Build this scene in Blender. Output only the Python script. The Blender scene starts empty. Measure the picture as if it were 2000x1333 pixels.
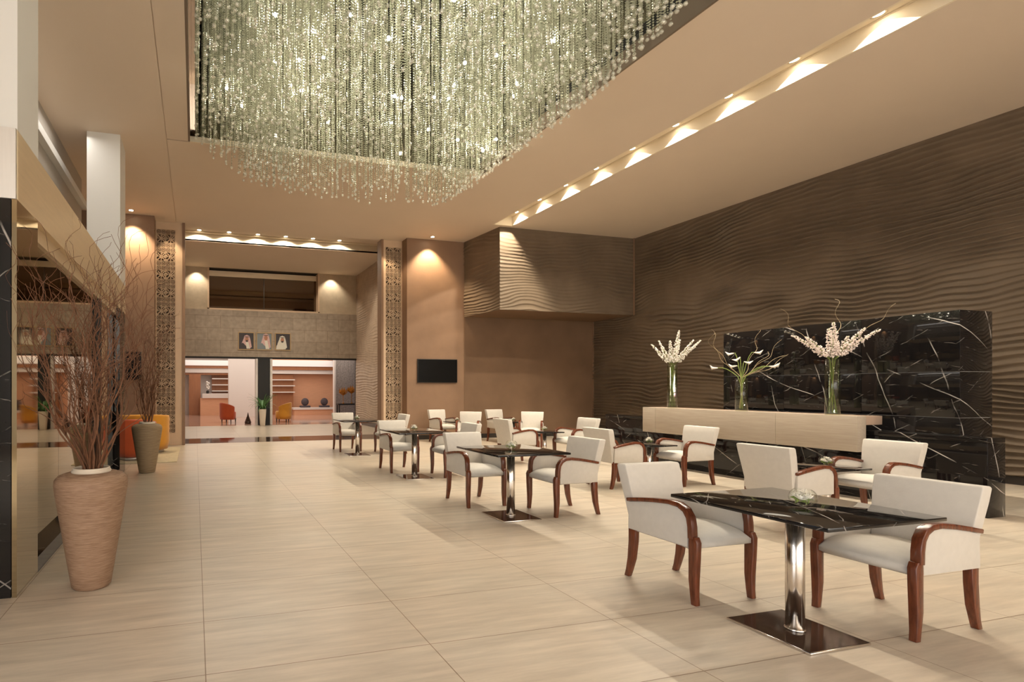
import bpy, math, random
import numpy as np
from mathutils import Vector, Matrix

random.seed(7)
rng = np.random.default_rng(11)
S = bpy.context.scene
COL = S.collection
PI = math.pi

# ------------------------------------------------------------------ camera
F_PX, CX, HY, CAM_H = 1020.0, 651.3, 758.0, 1.40
YAW = math.atan((CX - 381.0) / F_PX)
cam_d = bpy.data.cameras.new('camera')
cam_d.sensor_width = 36.0
cam_d.lens = F_PX / 2000.0 * 36.0
cam_d.shift_x = (1000.0 - CX) / 2000.0
cam_d.shift_y = (HY - 666.5) / 2000.0
cam_d.clip_end = 200
cam = bpy.data.objects.new('camera', cam_d)
COL.objects.link(cam)
cam.location = (0, 0, CAM_H)
cam.rotation_euler = (PI / 2, 0, -YAW)
S.camera = cam

# ------------------------------------------------------------------ look, world, large lights
S.view_settings.view_transform = 'Standard'
S.view_settings.look = 'None'
S.view_settings.gamma = 1.0
S.view_settings.use_curve_mapping = False
S.view_settings.exposure = 0.50
S.cycles.max_bounces = 8
S.cycles.diffuse_bounces = 4
S.cycles.glossy_bounces = 4
S.cycles.transmission_bounces = 6
S.cycles.transparent_max_bounces = 16
S.cycles.caustics_reflective = False
S.cycles.caustics_refractive = False
S.cycles.sample_clamp_indirect = 4.0
S.cycles.use_denoising = True

W = bpy.data.worlds.new('world')
S.world = W
W.use_nodes = True
W.node_tree.nodes['Background'].inputs[0].default_value = (0.80, 0.88, 1.0, 1)
W.node_tree.nodes['Background'].inputs[1].default_value = 0.35

WARM = (1.0, 0.78, 0.52)
WARM2 = (1.0, 0.90, 0.73)


def area(name, loc, rot, sx, sy, power, color, spread=PI):
    l = bpy.data.lights.new(name, 'AREA')
    l.shape = 'RECTANGLE'
    l.size = sx
    l.size_y = sy
    l.energy = power
    l.color = color
    l.spread = spread
    o = bpy.data.objects.new(name, l)
    COL.objects.link(o)
    o.location = loc
    o.rotation_euler = rot
    return o


def spot(name, loc, target, power, color, angle=80, blend=0.5, radius=0.04):
    l = bpy.data.lights.new(name, 'SPOT')
    l.energy = power
    l.color = color
    l.spot_size = math.radians(angle)
    l.spot_blend = blend
    l.shadow_soft_size = radius
    o = bpy.data.objects.new(name, l)
    COL.objects.link(o)
    o.location = loc
    d = Vector(target) - Vector(loc)
    o.rotation_euler = d.to_track_quat('-Z', 'Y').to_euler()
    return o


# daylight from the glazed front behind the camera
area('front_daylight', (4.0, -5.5, 2.8), (PI / 2, 0, PI), 13.0, 5.0, 980, (1.0, 0.97, 0.92))
# daylight from the side glazing behind the camera on the left
area('side_daylight', (-3.4, -1.0, 2.4), (PI / 2, 0, -PI / 2 - 0.35), 5.0, 4.0, 230, (0.93, 0.96, 1.0))
# luminous ceilings of the far lobby
area('lobby_ceiling_light', (3.2, 24.6, 2.88), (0, 0, 0), 7.5, 7.0, 190, (1.0, 0.93, 0.85))

# ------------------------------------------------------------------ materials
MATS = {}


def new_mat(name):
    m = bpy.data.materials.new(name)
    m.use_nodes = True
    nt = m.node_tree
    b = nt.nodes['Principled BSDF']
    return m, nt, b


def L(nt, a, b):
    nt.links.new(a, b)


def simple(name, col, rough=0.5, metal=0.0, spec=0.5, noise=0.0, nscale=8.0, bump=0.0, bscale=60.0,
           stretch=(1, 1, 1), trans=0.0, ior=1.45, emis=None, estr=0.0, coat=0.0, sheen=0.0):
    m, nt, b = new_mat(name)
    b.inputs['Base Color'].default_value = (*col, 1)
    b.inputs['Roughness'].default_value = rough
    b.inputs['Metallic'].default_value = metal
    b.inputs['Specular IOR Level'].default_value = spec
    b.inputs['Transmission Weight'].default_value = trans
    b.inputs['IOR'].default_value = ior
    b.inputs['Coat Weight'].default_value = coat
    b.inputs['Coat Roughness'].default_value = 0.1
    b.inputs['Sheen Weight'].default_value = sheen
    if emis:
        b.inputs['Emission Color'].default_value = (*emis, 1)
        b.inputs['Emission Strength'].default_value = estr
    if noise > 0 or bump > 0:
        tc = nt.nodes.new('ShaderNodeTexCoord')
        mp = nt.nodes.new('ShaderNodeMapping')
        mp.inputs['Scale'].default_value = stretch
        L(nt, tc.outputs['Object'], mp.inputs['Vector'])
    if noise > 0:
        n = nt.nodes.new('ShaderNodeTexNoise')
        n.inputs['Scale'].default_value = nscale
        n.inputs['Detail'].default_value = 5
        L(nt, mp.outputs[0], n.inputs['Vector'])
        r = nt.nodes.new('ShaderNodeMapRange')
        r.inputs['From Min'].default_value = 0.25
        r.inputs['From Max'].default_value = 0.75
        r.inputs['To Min'].default_value = 1 - noise
        r.inputs['To Max'].default_value = 1 + noise
        L(nt, n.outputs['Fac'], r.inputs['Value'])
        mx = nt.nodes.new('ShaderNodeVectorMath')
        mx.operation = 'SCALE'
        mx.inputs[0].default_value = col
        L(nt, r.outputs[0], mx.inputs['Scale'])
        L(nt, mx.outputs[0], b.inputs['Base Color'])
    if bump > 0:
        n2 = nt.nodes.new('ShaderNodeTexNoise')
        n2.inputs['Scale'].default_value = bscale
        n2.inputs['Detail'].default_value = 4
        L(nt, mp.outputs[0], n2.inputs['Vector'])
        bp = nt.nodes.new('ShaderNodeBump')
        bp.inputs['Strength'].default_value = bump
        bp.inputs['Distance'].default_value = 0.01
        L(nt, n2.outputs['Fac'], bp.inputs['Height'])
        L(nt, bp.outputs[0], b.inputs['Normal'])
    return m


def floor_mat():
    m, nt, b = new_mat('floor_tiles')
    tc = nt.nodes.new('ShaderNodeTexCoord')
    br = nt.nodes.new('ShaderNodeTexBrick')
    mp = nt.nodes.new('ShaderNodeMapping')
    mp.inputs['Location'].default_value = (-0.05 + 1.19 * 10, -2.62 + 0.595 * 20, 0)
    L(nt, tc.outputs['Object'], mp.inputs['Vector'])
    L(nt, mp.outputs[0], br.inputs['Vector'])
    br.offset = 0.0
    br.inputs['Scale'].default_value = 1.0
    br.inputs['Brick Width'].default_value = 1.19
    br.inputs['Row Height'].default_value = 0.595
    br.inputs['Mortar Size'].default_value = 0.0028
    br.inputs['Mortar Smooth'].default_value = 0.2
    br.inputs['Bias'].default_value = 0.0
    br.inputs['Color1'].default_value = (0.49, 0.42, 0.335, 1)
    br.inputs['Color2'].default_value = (0.53, 0.455, 0.37, 1)
    br.inputs['Mortar'].default_value = (0.22, 0.15, 0.10, 1)
    # streaks along x
    mp2 = nt.nodes.new('ShaderNodeMapping')
    mp2.inputs['Scale'].default_value = (0.9, 8.0, 1)
    L(nt, tc.outputs['Object'], mp2.inputs['Vector'])
    n = nt.nodes.new('ShaderNodeTexNoise')
    n.inputs['Scale'].default_value = 1.6
    n.inputs['Detail'].default_value = 9
    n.inputs['Roughness'].default_value = 0.65
    n.inputs['Distortion'].default_value = 0.15
    L(nt, mp2.outputs[0], n.inputs['Vector'])
    r = nt.nodes.new('ShaderNodeMapRange')
    r.inputs['From Min'].default_value = 0.3
    r.inputs['From Max'].default_value = 0.7
    r.inputs['To Min'].default_value = 0.78
    r.inputs['To Max'].default_value = 1.16
    L(nt, n.outputs['Fac'], r.inputs['Value'])
    n3 = nt.nodes.new('ShaderNodeTexNoise')
    n3.inputs['Scale'].default_value = 0.9
    n3.inputs['Detail'].default_value = 4
    L(nt, tc.outputs['Object'], n3.inputs['Vector'])
    mxc = nt.nodes.new('ShaderNodeMix')
    mxc.data_type = 'RGBA'
    mxc.blend_type = 'MULTIPLY'
    mxc.inputs['Factor'].default_value = 0.35
    rc = nt.nodes.new('ShaderNodeValToRGB')
    rc.color_ramp.elements[0].position = 0.35
    rc.color_ramp.elements[0].color = (1.0, 0.90, 0.80, 1)
    rc.color_ramp.elements[1].position = 0.65
    rc.color_ramp.elements[1].color = (0.92, 0.96, 0.96, 1)
    L(nt, n3.outputs['Fac'], rc.inputs[0])
    sc = nt.nodes.new('ShaderNodeVectorMath')
    sc.operation = 'SCALE'
    L(nt, br.outputs['Color'], sc.inputs[0])
    L(nt, r.outputs[0], sc.inputs['Scale'])
    L(nt, sc.outputs[0], mxc.inputs['A'])
    L(nt, rc.outputs[0], mxc.inputs['B'])
    L(nt, mxc.outputs['Result'], b.inputs['Base Color'])
    b.inputs['Roughness'].default_value = 0.30
    b.inputs['Specular IOR Level'].default_value = 0.45
    bp = nt.nodes.new('ShaderNodeBump')
    bp.inputs['Strength'].default_value = 0.25
    bp.inputs['Distance'].default_value = 0.002
    bp.invert = True
    L(nt, br.outputs['Fac'], bp.inputs['Height'])
    L(nt, bp.outputs[0], b.inputs['Normal'])
    return m


def marble_mat(name='black_marble', scale=1.0, seams=None):
    m, nt, b = new_mat(name)
    tc = nt.nodes.new('ShaderNodeTexCoord')

    def veins(ang, freq, width, dist, seed, lo, hi, gain):
        """thin straight-ish streaks running across the slab at one slant, broken up by noise"""
        mp = nt.nodes.new('ShaderNodeMapping')
        mp.inputs['Rotation'].default_value = ang
        mp.inputs['Location'].default_value = (seed, seed * 0.7, seed * 1.3)
        L(nt, tc.outputs['Object'], mp.inputs['Vector'])
        w = nt.nodes.new('ShaderNodeTexWave')
        w.wave_type = 'BANDS'
        w.bands_direction = 'X'
        w.wave_profile = 'SIN'
        w.inputs['Scale'].default_value = freq
        w.inputs['Distortion'].default_value = dist
        w.inputs['Detail'].default_value = 3
        w.inputs['Detail Scale'].default_value = 1.2
        L(nt, mp.outputs[0], w.inputs['Vector'])
        r = nt.nodes.new('ShaderNodeMapRange')
        r.inputs['From Min'].default_value = 1.0 - width
        r.inputs['From Max'].default_value = 1.0
        L(nt, w.outputs['Fac'], r.inputs['Value'])
        n2 = nt.nodes.new('ShaderNodeTexNoise')
        n2.inputs['Scale'].default_value = freq * 5
        n2.inputs['Detail'].default_value = 4
        L(nt, mp.outputs[0], n2.inputs['Vector'])
        r2 = nt.nodes.new('ShaderNodeMapRange')
        r2.inputs['From Min'].default_value = lo
        r2.inputs['From Max'].default_value = hi
        r2.inputs['To Max'].default_value = gain
        L(nt, n2.outputs['Fac'], r2.inputs['Value'])
        mu = nt.nodes.new('ShaderNodeMath')
        mu.operation = 'MULTIPLY'
        L(nt, r.outputs[0], mu.inputs[0])
        L(nt, r2.outputs[0], mu.inputs[1])
        return mu.outputs[0]

    a = veins((0.75, 0.5, 0.95), 0.50 * scale, 0.0007, 1.6, 3.1, 0.46, 0.60, 1.0)
    c = veins((-0.85, 0.9, 0.40), 0.62 * scale, 0.0009, 1.8, 9.7, 0.48, 0.62, 0.8)
    d = veins((1.6, -0.7, -0.80), 1.30 * scale, 0.0028, 2.2, 21.3, 0.50, 0.66, 0.45)
    e = veins((0.2, 1.3, 0.30), 2.4 * scale, 0.006, 3.0, 33.3, 0.52, 0.68, 0.30)
    cur = a
    for q in (c, d, e):
        mxx = nt.nodes.new('ShaderNodeMath')
        mxx.operation = 'MAXIMUM'
        L(nt, cur, mxx.inputs[0])
        L(nt, q, mxx.inputs[1])
        cur = mxx.outputs[0]
    m2 = mxx
    mx = nt.nodes.new('ShaderNodeMix')
    mx.data_type = 'RGBA'
    L(nt, m2.outputs[0], mx.inputs['Factor'])
    mx.inputs['A'].default_value = (0.008, 0.007, 0.007, 1)
    mx.inputs['B'].default_value = (0.50, 0.46, 0.42, 1)
    L(nt, mx.outputs['Result'], b.inputs['Base Color'])
    b.inputs['Roughness'].default_value = 0.045
    b.inputs['Specular IOR Level'].default_value = 0.45
    return m


def stone_tile_mat():
    m, nt, b = new_mat('lobby_stone_tiles')
    tc = nt.nodes.new('ShaderNodeTexCoord')
    mp = nt.nodes.new('ShaderNodeMapping')
    mp.inputs['Rotation'].default_value = (PI / 2, 0, 0)
    L(nt, tc.outputs['Object'], mp.inputs['Vector'])
    br = nt.nodes.new('ShaderNodeTexBrick')
    br.inputs['Scale'].default_value = 1.0
    br.inputs['Brick Width'].default_value = 0.9
    br.inputs['Row Height'].default_value = 0.45
    br.inputs['Mortar Size'].default_value = 0.008
    br.inputs['Color1'].default_value = (0.33, 0.262, 0.195, 1)
    br.inputs['Color2'].default_value = (0.375, 0.30, 0.225, 1)
    br.inputs['Mortar'].default_value = (0.24, 0.18, 0.13, 1)
    L(nt, mp.outputs[0], br.inputs['Vector'])
    n = nt.nodes.new('ShaderNodeTexNoise')
    n.inputs['Scale'].default_value = 7
    n.inputs['Detail'].default_value = 6
    L(nt, tc.outputs['Object'], n.inputs['Vector'])
    r = nt.nodes.new('ShaderNodeMapRange')
    r.inputs['From Min'].default_value = 0.3
    r.inputs['From Max'].default_value = 0.7
    r.inputs['To Min'].default_value = 0.82
    r.inputs['To Max'].default_value = 1.12
    L(nt, n.outputs['Fac'], r.inputs['Value'])
    sc = nt.nodes.new('ShaderNodeVectorMath')
    sc.operation = 'SCALE'
    L(nt, br.outputs['Color'], sc.inputs[0])
    L(nt, r.outputs[0], sc.inputs['Scale'])
    L(nt, sc.outputs[0], b.inputs['Base Color'])
    b.inputs['Roughness'].default_value = 0.55
    return m


def grain_mat(name, c1, c2, stretch, scale=12, rough=0.4):
    m, nt, b = new_mat(name)
    tc = nt.nodes.new('ShaderNodeTexCoord')
    mp = nt.nodes.new('ShaderNodeMapping')
    mp.inputs['Scale'].default_value = stretch
    L(nt, tc.outputs['Object'], mp.inputs['Vector'])
    n = nt.nodes.new('ShaderNodeTexNoise')
    n.inputs['Scale'].default_value = scale
    n.inputs['Detail'].default_value = 7
    n.inputs['Roughness'].default_value = 0.6
    L(nt, mp.outputs[0], n.inputs['Vector'])
    rc = nt.nodes.new('ShaderNodeValToRGB')
    rc.color_ramp.elements[0].position = 0.32
    rc.color_ramp.elements[0].color = (*c1, 1)
    rc.color_ramp.elements[1].position = 0.68
    rc.color_ramp.elements[1].color = (*c2, 1)
    L(nt, n.outputs['Fac'], rc.inputs[0])
    L(nt, rc.outputs[0], b.inputs['Base Color'])
    b.inputs['Roughness'].default_value = rough
    bp = nt.nodes.new('ShaderNodeBump')
    bp.inputs['Strength'].default_value = 0.15
    bp.inputs['Distance'].default_value = 0.004
    L(nt, n.outputs['Fac'], bp.inputs['Height'])
    L(nt, bp.outputs[0], b.inputs['Normal'])
    return m


M = dict(
    floor=floor_mat(),
    ceiling=simple('ceiling_paint', (0.68, 0.57, 0.455), 0.7, noise=0.015, nscale=1.2),
    coffer_lip=simple('coffer_lip_paint', (0.17, 0.125, 0.088), 0.6),
    white=simple('white_paint', (0.68, 0.665, 0.63), 0.6, noise=0.01, nscale=3),
    beam=simple('pale_cove_paint', (0.78, 0.68, 0.52), 0.6),
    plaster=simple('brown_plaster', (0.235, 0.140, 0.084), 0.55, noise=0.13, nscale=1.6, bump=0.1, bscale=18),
    plaster_shaded=simple('shaded_brown_plaster', (0.185, 0.110, 0.064), 0.55, noise=0.15, nscale=1.3, bump=0.1, bscale=18),  # brown plaster again, with the alcove's shade put into the colour
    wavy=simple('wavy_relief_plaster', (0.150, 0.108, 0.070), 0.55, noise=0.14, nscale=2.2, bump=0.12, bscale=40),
    wavy_pale=simple('pale_relief_stone', (0.40, 0.30, 0.22), 0.6, noise=0.12, nscale=5, bump=0.3, bscale=30),
    front_paint=simple('pale_grey_paint', (0.62, 0.60, 0.57), 0.6),
    upper=simple('upper_gallery_paint', (0.40, 0.36, 0.31), 0.7),
    gold=simple('brushed_bronze_metal', (0.76, 0.62, 0.43), 0.36, metal=0.55, noise=0.05, nscale=3, stretch=(1, 1, 12)),
    silver=simple('grey_metal_panel', (0.60, 0.57, 0.53), 0.4, metal=0.7, noise=0.03, nscale=4, stretch=(12, 1, 1)),
    mirror=simple('bronze_mirror_glass', (0.31, 0.245, 0.145), 0.02, metal=1.0),
    mirror_pale=simple('pale_bronze_mirror', (0.40, 0.32, 0.20), 0.04, metal=1.0),
    dark_mirror=simple('smoked_mirror', (0.50, 0.44, 0.38), 0.02, metal=1.0),
    black=simple('black_metal', (0.012, 0.011, 0.010), 0.55),
    dark=simple('dark_recess', (0.03, 0.023, 0.018), 0.6),
    marble=marble_mat(),
    marble_top=marble_mat('table_marble', 1.8),
    granite=simple('dark_brown_granite', (0.045, 0.026, 0.018), 0.06, noise=0.3, nscale=20),
    chrome=simple('polished_chrome', (0.82, 0.77, 0.72), 0.17, metal=1.0),
    fabric=simple('cream_upholstery', (0.54, 0.50, 0.445), 0.9, noise=0.035, nscale=25, bump=0.12, bscale=220, sheen=0.15),
    wood=grain_mat('mahogany_wood', (0.075, 0.019, 0.008), (0.155, 0.042, 0.016), (6, 6, 0.8), 9, 0.24),
    veneer=grain_mat('pale_oak_veneer', (0.355, 0.29, 0.225), (0.42, 0.355, 0.28), (4, 0.5, 9), 6, 0.45),
    veneer_dk=simple('oak_end_panel', (0.38, 0.27, 0.20), 0.45, noise=0.04, nscale=9),
    lattice=simple('carved_sand_panel', (0.62, 0.45, 0.30), 0.5, noise=0.05, nscale=4),
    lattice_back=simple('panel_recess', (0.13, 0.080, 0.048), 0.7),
    stone=stone_tile_mat(),
    stone_up=simple('upper_stone', (0.50, 0.40, 0.28), 0.6, noise=0.09, nscale=7),
    lobby_floor=simple('polished_lobby_marble', (0.50, 0.32, 0.24), 0.08, noise=0.12, nscale=1.2),
    lobby_white=simple('lobby_white_paint', (0.76, 0.69, 0.63), 0.6),
    peach=simple('peach_panel', (0.74, 0.39, 0.225), 0.5, noise=0.05, nscale=3, stretch=(1, 1, 8)),
    brown_wood=simple('lobby_brown_wood', (0.36, 0.145, 0.06), 0.4, noise=0.1, nscale=3, stretch=(5, 5, 1)),
    wallpaper=simple('scroll_pattern_wallpaper', (0.34, 0.29, 0.26), 0.6, noise=0.35, nscale=16),
    orange=simple('burnt_orange_velvet', (0.52, 0.085, 0.018), 0.75, sheen=0.3, noise=0.08, nscale=6),
    yellow=simple('mustard_velvet', (0.66, 0.30, 0.025), 0.75, sheen=0.3, noise=0.08, nscale=6),
    rug=simple('beige_rug', (0.50, 0.42, 0.28), 0.95, noise=0.12, nscale=12, bump=0.4, bscale=200),
    pot=grain_mat('combed_clay', (0.20, 0.110, 0.062), (0.36, 0.235, 0.155), (2.5, 2.5, 45), 5, 0.7),
    pot_olive=grain_mat('combed_olive_clay', (0.19, 0.125, 0.070), (0.36, 0.265, 0.16), (1.5, 1.5, 60), 4, 0.7),
    rim=simple('cream_glaze', (0.60, 0.52, 0.42), 0.5),
    branch=simple('willow_bark', (0.15, 0.064, 0.030), 0.7, noise=0.3, nscale=14),
    branch_pale=simple('pale_willow_bark', (0.45, 0.34, 0.20), 0.7, noise=0.3, nscale=14),
    glass=simple('clear_glass', (0.96, 0.99, 0.96), 0.0, trans=1.0, ior=1.45),
    window=simple('dark_window_glass', (0.20, 0.16, 0.13), 0.03, metal=1.0),
    railglass=simple('rail_glass', (0.75, 0.85, 0.82), 0.02, trans=1.0, ior=1.1),
    petal=simple('white_petal', (0.80, 0.74, 0.66), 0.6),
    petal_pink=simple('blush_petal', (0.78, 0.66, 0.60), 0.6),
    stem=simple('green_stem', (0.20, 0.25, 0.055), 0.5),
    leaf=simple('strap_leaf', (0.08, 0.20, 0.06), 0.45, noise=0.3, nscale=10),
    planter=simple('cream_planter', (0.72, 0.62, 0.50), 0.4),
    screen=simple('television_screen', (0.002, 0.002, 0.002), 0.25),
    basalt=simple('grey_stone_sculpture', (0.08, 0.06, 0.065), 0.6, noise=0.3, nscale=20),
    amber=simple('amber_glass', (0.42, 0.16, 0.015), 0.25, noise=0.3, nscale=10),
    frame=simple('gilt_frame', (0.42, 0.28, 0.13), 0.4),
    crystal=simple('crystal_bead', (0.53, 0.55, 0.43), 0.12, metal=0.5, spec=0.8),
    crystal_end=simple('crystal_drop', (0.78, 0.74, 0.64), 0.08, metal=0.35, spec=0.9),
    crystal_ball=simple('crystal_ball', (0.80, 0.86, 0.72), 0.05, trans=0.65, ior=1.5, spec=0.8),
    lamp=simple('lamp_lens', (1, 1, 1), 0.5, emis=(1.0, 0.86, 0.62), estr=30),
    bulb=simple('halogen_bulb', (1, 1, 1), 0.5, emis=(1.0, 0.93, 0.72), estr=60),
    strip=simple('light_strip', (0.6, 0.55, 0.5), 0.5, emis=(1.0, 0.88, 0.82), estr=0.30),
    skin=simple('portrait_skin', (0.42, 0.20, 0.12), 0.6),
    p_dark=simple('portrait_dark', (0.05, 0.04, 0.04), 0.5),
    p_white=simple('portrait_white', (0.70, 0.66, 0.56), 0.5),
    p_red=simple('portrait_red_check', (0.62, 0.40, 0.37), 0.5, noise=0.5, nscale=60),
    p_grey=simple('portrait_grey', (0.20, 0.23, 0.24), 0.5),
)



def thin_glass(name, col, refl=0.9):
    m = bpy.data.materials.new(name)
    m.use_nodes = True
    nt = m.node_tree
    nt.nodes.clear()
    out = nt.nodes.new('ShaderNodeOutputMaterial')
    mx = nt.nodes.new('ShaderNodeMixShader')
    tr = nt.nodes.new('ShaderNodeBsdfTransparent')
    tr.inputs[0].default_value = (*col, 1)
    gl = nt.nodes.new('ShaderNodeBsdfGlossy')
    gl.inputs['Roughness'].default_value = 0.02
    gl.inputs['Color'].default_value = (refl, refl, refl, 1)
    fr = nt.nodes.new('ShaderNodeFresnel')
    fr.inputs['IOR'].default_value = 1.5
    ge = nt.nodes.new('ShaderNodeNewGeometry')
    ib = nt.nodes.new('ShaderNodeMath')
    ib.operation = 'SUBTRACT'
    ib.inputs[0].default_value = 1.0
    L(nt, ge.outputs['Backfacing'], ib.inputs[1])
    mm = nt.nodes.new('ShaderNodeMath')
    mm.operation = 'MULTIPLY'
    L(nt, fr.outputs[0], mm.inputs[0])
    L(nt, ib.outputs[0], mm.inputs[1])
    L(nt, mm.outputs[0], mx.inputs[0])
    L(nt, tr.outputs[0], mx.inputs[1])
    L(nt, gl.outputs[0], mx.inputs[2])
    L(nt, mx.outputs[0], out.inputs['Surface'])
    return m


def part_clear(name, col, fac, rough=0.05):
    m, nt, b = new_mat(name)
    b.inputs['Base Color'].default_value = (*col, 1)
    b.inputs['Roughness'].default_value = rough
    b.inputs['Metallic'].default_value = 0.3
    b.inputs['Specular IOR Level'].default_value = 0.9
    tr = nt.nodes.new('ShaderNodeBsdfTransparent')
    mx = nt.nodes.new('ShaderNodeMixShader')
    mx.inputs[0].default_value = fac
    L(nt, tr.outputs[0], mx.inputs[1])
    L(nt, b.outputs[0], mx.inputs[2])
    L(nt, mx.outputs[0], nt.nodes['Material Output'].inputs['Surface'])
    return m


M['crystal_end'] = part_clear('crystal_drop', (0.80, 0.78, 0.66), 0.42)
M['crystal_ball'] = part_clear('crystal_ball_clear', (0.80, 0.83, 0.68), 0.5)
M['glass'] = thin_glass('clear_glass', (0.975, 0.985, 0.97))
M['vase_glass'] = thin_glass('vase_glass', (0.86, 0.89, 0.80), 1.0)
M['railglass'] = thin_glass('rail_glass', (0.93, 0.93, 0.90), 0.35)
# ------------------------------------------------------------------ mesh helpers


class MB:
    def __init__(s):
        s.v = []
        s.f = []
        s.sm = []

    def add(s, vs, fs, smooth=False):
        n = len(s.v)
        s.v += [tuple(v) for v in vs]
        s.f += [tuple(i + n for i in f) for f in fs]
        s.sm += [smooth] * len(fs)
        return s

    def box(s, a, b, mat=None):
        x0, y0, z0 = a
        x1, y1, z1 = b
        vs = [(x0, y0, z0), (x1, y0, z0), (x1, y1, z0), (x0, y1, z0), (x0, y0, z1), (x1, y0, z1), (x1, y1, z1), (x0, y1, z1)]
        if mat is not None:
            vs = [mat @ Vector(v) for v in vs]
        return s.add(vs, [(0, 3, 2, 1), (4, 5, 6, 7), (0, 1, 5, 4), (1, 2, 6, 5), (2, 3, 7, 6), (3, 0, 4, 7)])

    def lathe(s, prof, n=24, c=(0, 0, 0), a0=0, a1=2 * PI, smooth=True, cap=True, sx=1, sy=1):
        full = abs(a1 - a0 - 2 * PI) < 1e-6
        m = n if full else n + 1
        vs = []
        for r, z in prof:
            for i in range(m):
                a = a0 + (a1 - a0) * i / n
                vs.append((c[0] + sx * r * math.cos(a), c[1] + sy * r * math.sin(a), c[2] + z))
        fs = []
        for j in range(len(prof) - 1):
            for i in range(n):
                k = (i + 1) % m if full else i + 1
                fs.append((j * m + i, j * m + k, (j + 1) * m + k, (j + 1) * m + i))
        s.add(vs, fs, smooth)
        if cap and full:
            b = len(s.v) - len(vs)
            if prof[0][0] > 1e-4:
                s.f.append(tuple(b + i for i in reversed(range(m))))
                s.sm.append(False)
            if prof[-1][0] > 1e-4:
                s.f.append(tuple(b + (len(prof) - 1) * m + i for i in range(m)))
                s.sm.append(False)
        return s

    def tube(s, pts, rad, n=6, smooth=True, flat=None):
        pts = [Vector(p) for p in pts]
        rs = rad if isinstance(rad, (list, tuple)) else [rad] * len(pts)
        vs = []
        up = Vector((0.13, 0.21, 0.97)).normalized()
        prev = None
        for i, p in enumerate(pts):
            t = (pts[min(i + 1, len(pts) - 1)] - pts[max(i - 1, 0)]).normalized()
            if prev is None:
                u = t.cross(up)
                if u.length < 0.1:
                    u = t.cross(Vector((1, 0, 0)))
                u.normalize()
            else:
                u = (prev - t * prev.dot(t)).normalized()
            prev = u
            w = t.cross(u)
            for k in range(n):
                a = 2 * PI * k / n
                vs.append(p + (u * math.cos(a) + w * math.sin(a)) * rs[i])
        fs = []
        for j in range(len(pts) - 1):
            for k in range(n):
                fs.append((j * n + k, j * n + (k + 1) % n, (j + 1) * n + (k + 1) % n, (j + 1) * n + k))
        fs.append(tuple(reversed(range(n))))
        fs.append(tuple((len(pts) - 1) * n + k for k in range(n)))
        return s.add(vs, fs, smooth)

    def sweep(s, pts, secs, smooth=False):
        """pts: list of section polygons already in 3d"""
        n = len(secs[0])
        vs = [p for sec in secs for p in sec]
        fs = []
        for j in range(len(secs) - 1):
            for k in range(n):
                fs.append((j * n + k, j * n + (k + 1) % n, (j + 1) * n + (k + 1) % n, (j + 1) * n + k))
        fs.append(tuple(reversed(range(n))))
        fs.append(tuple((len(secs) - 1) * n + k for k in range(n)))
        return s.add(vs, fs, smooth)

    def prism(s, poly, axis, a, b, smooth=False):
        """polygon in the plane normal to axis, extruded from a to b"""
        def p3(p, t):
            if axis == 'x':
                return (t, p[0], p[1])
            if axis == 'y':
                return (p[0], t, p[1])
            return (p[0], p[1], t)
        n = len(poly)
        vs = [p3(p, a) for p in poly] + [p3(p, b) for p in poly]
        fs = [tuple(range(n)), tuple(reversed(range(n, 2 * n)))]
        for k in range(n):
            fs.append((k, k + n, (k + 1) % n + n, (k + 1) % n))
        return s.add(vs, fs, smooth)

    def sphere(s, c, r, n=8, m=6, sz=1.0):
        prof = []
        for j in range(m + 1):
            a = -PI / 2 + PI * j / m
            prof.append((max(r * math.cos(a), 1e-5), r * sz * math.sin(a)))
        return s.lathe(prof, n, c, cap=False)

    def build(s, name, mat, parent=None, bevel=0.0, seg=2, loc=None):
        me = bpy.data.meshes.new(name)
        me.from_pydata(s.v, [], s.f)
        me.polygons.foreach_set('use_smooth', s.sm)
        me.materials.append(mat)
        me.update()
        # consistent outward normals
        import bmesh
        bm = bmesh.new()
        bm.from_mesh(me)
        bmesh.ops.recalc_face_normals(bm, faces=bm.faces)
        if bevel > 0:
            es = [e for e in bm.edges if len(e.link_faces) == 2 and e.calc_face_angle(0) > 0.5]
            bmesh.ops.bevel(bm, geom=es, offset=bevel, segments=seg, affect='EDGES', profile=0.5, clamp_overlap=True)
            for f in bm.faces:
                f.smooth = True
        bm.to_mesh(me)
        bm.free()
        if bevel > 0:
            try:
                me.set_sharp_from_angle(angle=math.radians(40))
            except Exception:
                pass
        o = bpy.data.objects.new(name, me)
        COL.objects.link(o)
        if parent:
            o.parent = parent
        if loc:
            o.location = loc
        return o


def empty(name, loc=(0, 0, 0), rz=0.0):
    o = bpy.data.objects.new(name, None)
    o.empty_display_size = 0.1
    COL.objects.link(o)
    o.location = loc
    o.rotation_euler = (0, 0, rz)
    return o


def tag(o, label, cat, group=None, kind=None):
    o['label'] = label
    o['category'] = cat
    if group:
        o['group'] = group
    if kind:
        o['kind'] = kind
    return o


def struct(o, label=None):
    o['kind'] = 'structure'
    if label:
        o['label'] = label
    return o


def children(o):
    return [c for c in bpy.data.objects if c.parent == o]


def copy_tree(o, parent=None, kids=None):
    c = o.copy()
    COL.objects.link(c)
    c.parent = parent
    for ch in (kids[o.name] if kids else children(o)):
        copy_tree(ch, c)
    return c


def quad(name, p, mat, label=None):
    mb = MB()
    mb.add(p, [tuple(range(len(p)))])
    return struct(mb.build(name, mat), label)


def sbox(name, a, b, mat, label=None, bevel=0):
    return struct(MB().box(a, b).build(name, mat, bevel=bevel), label)


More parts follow.
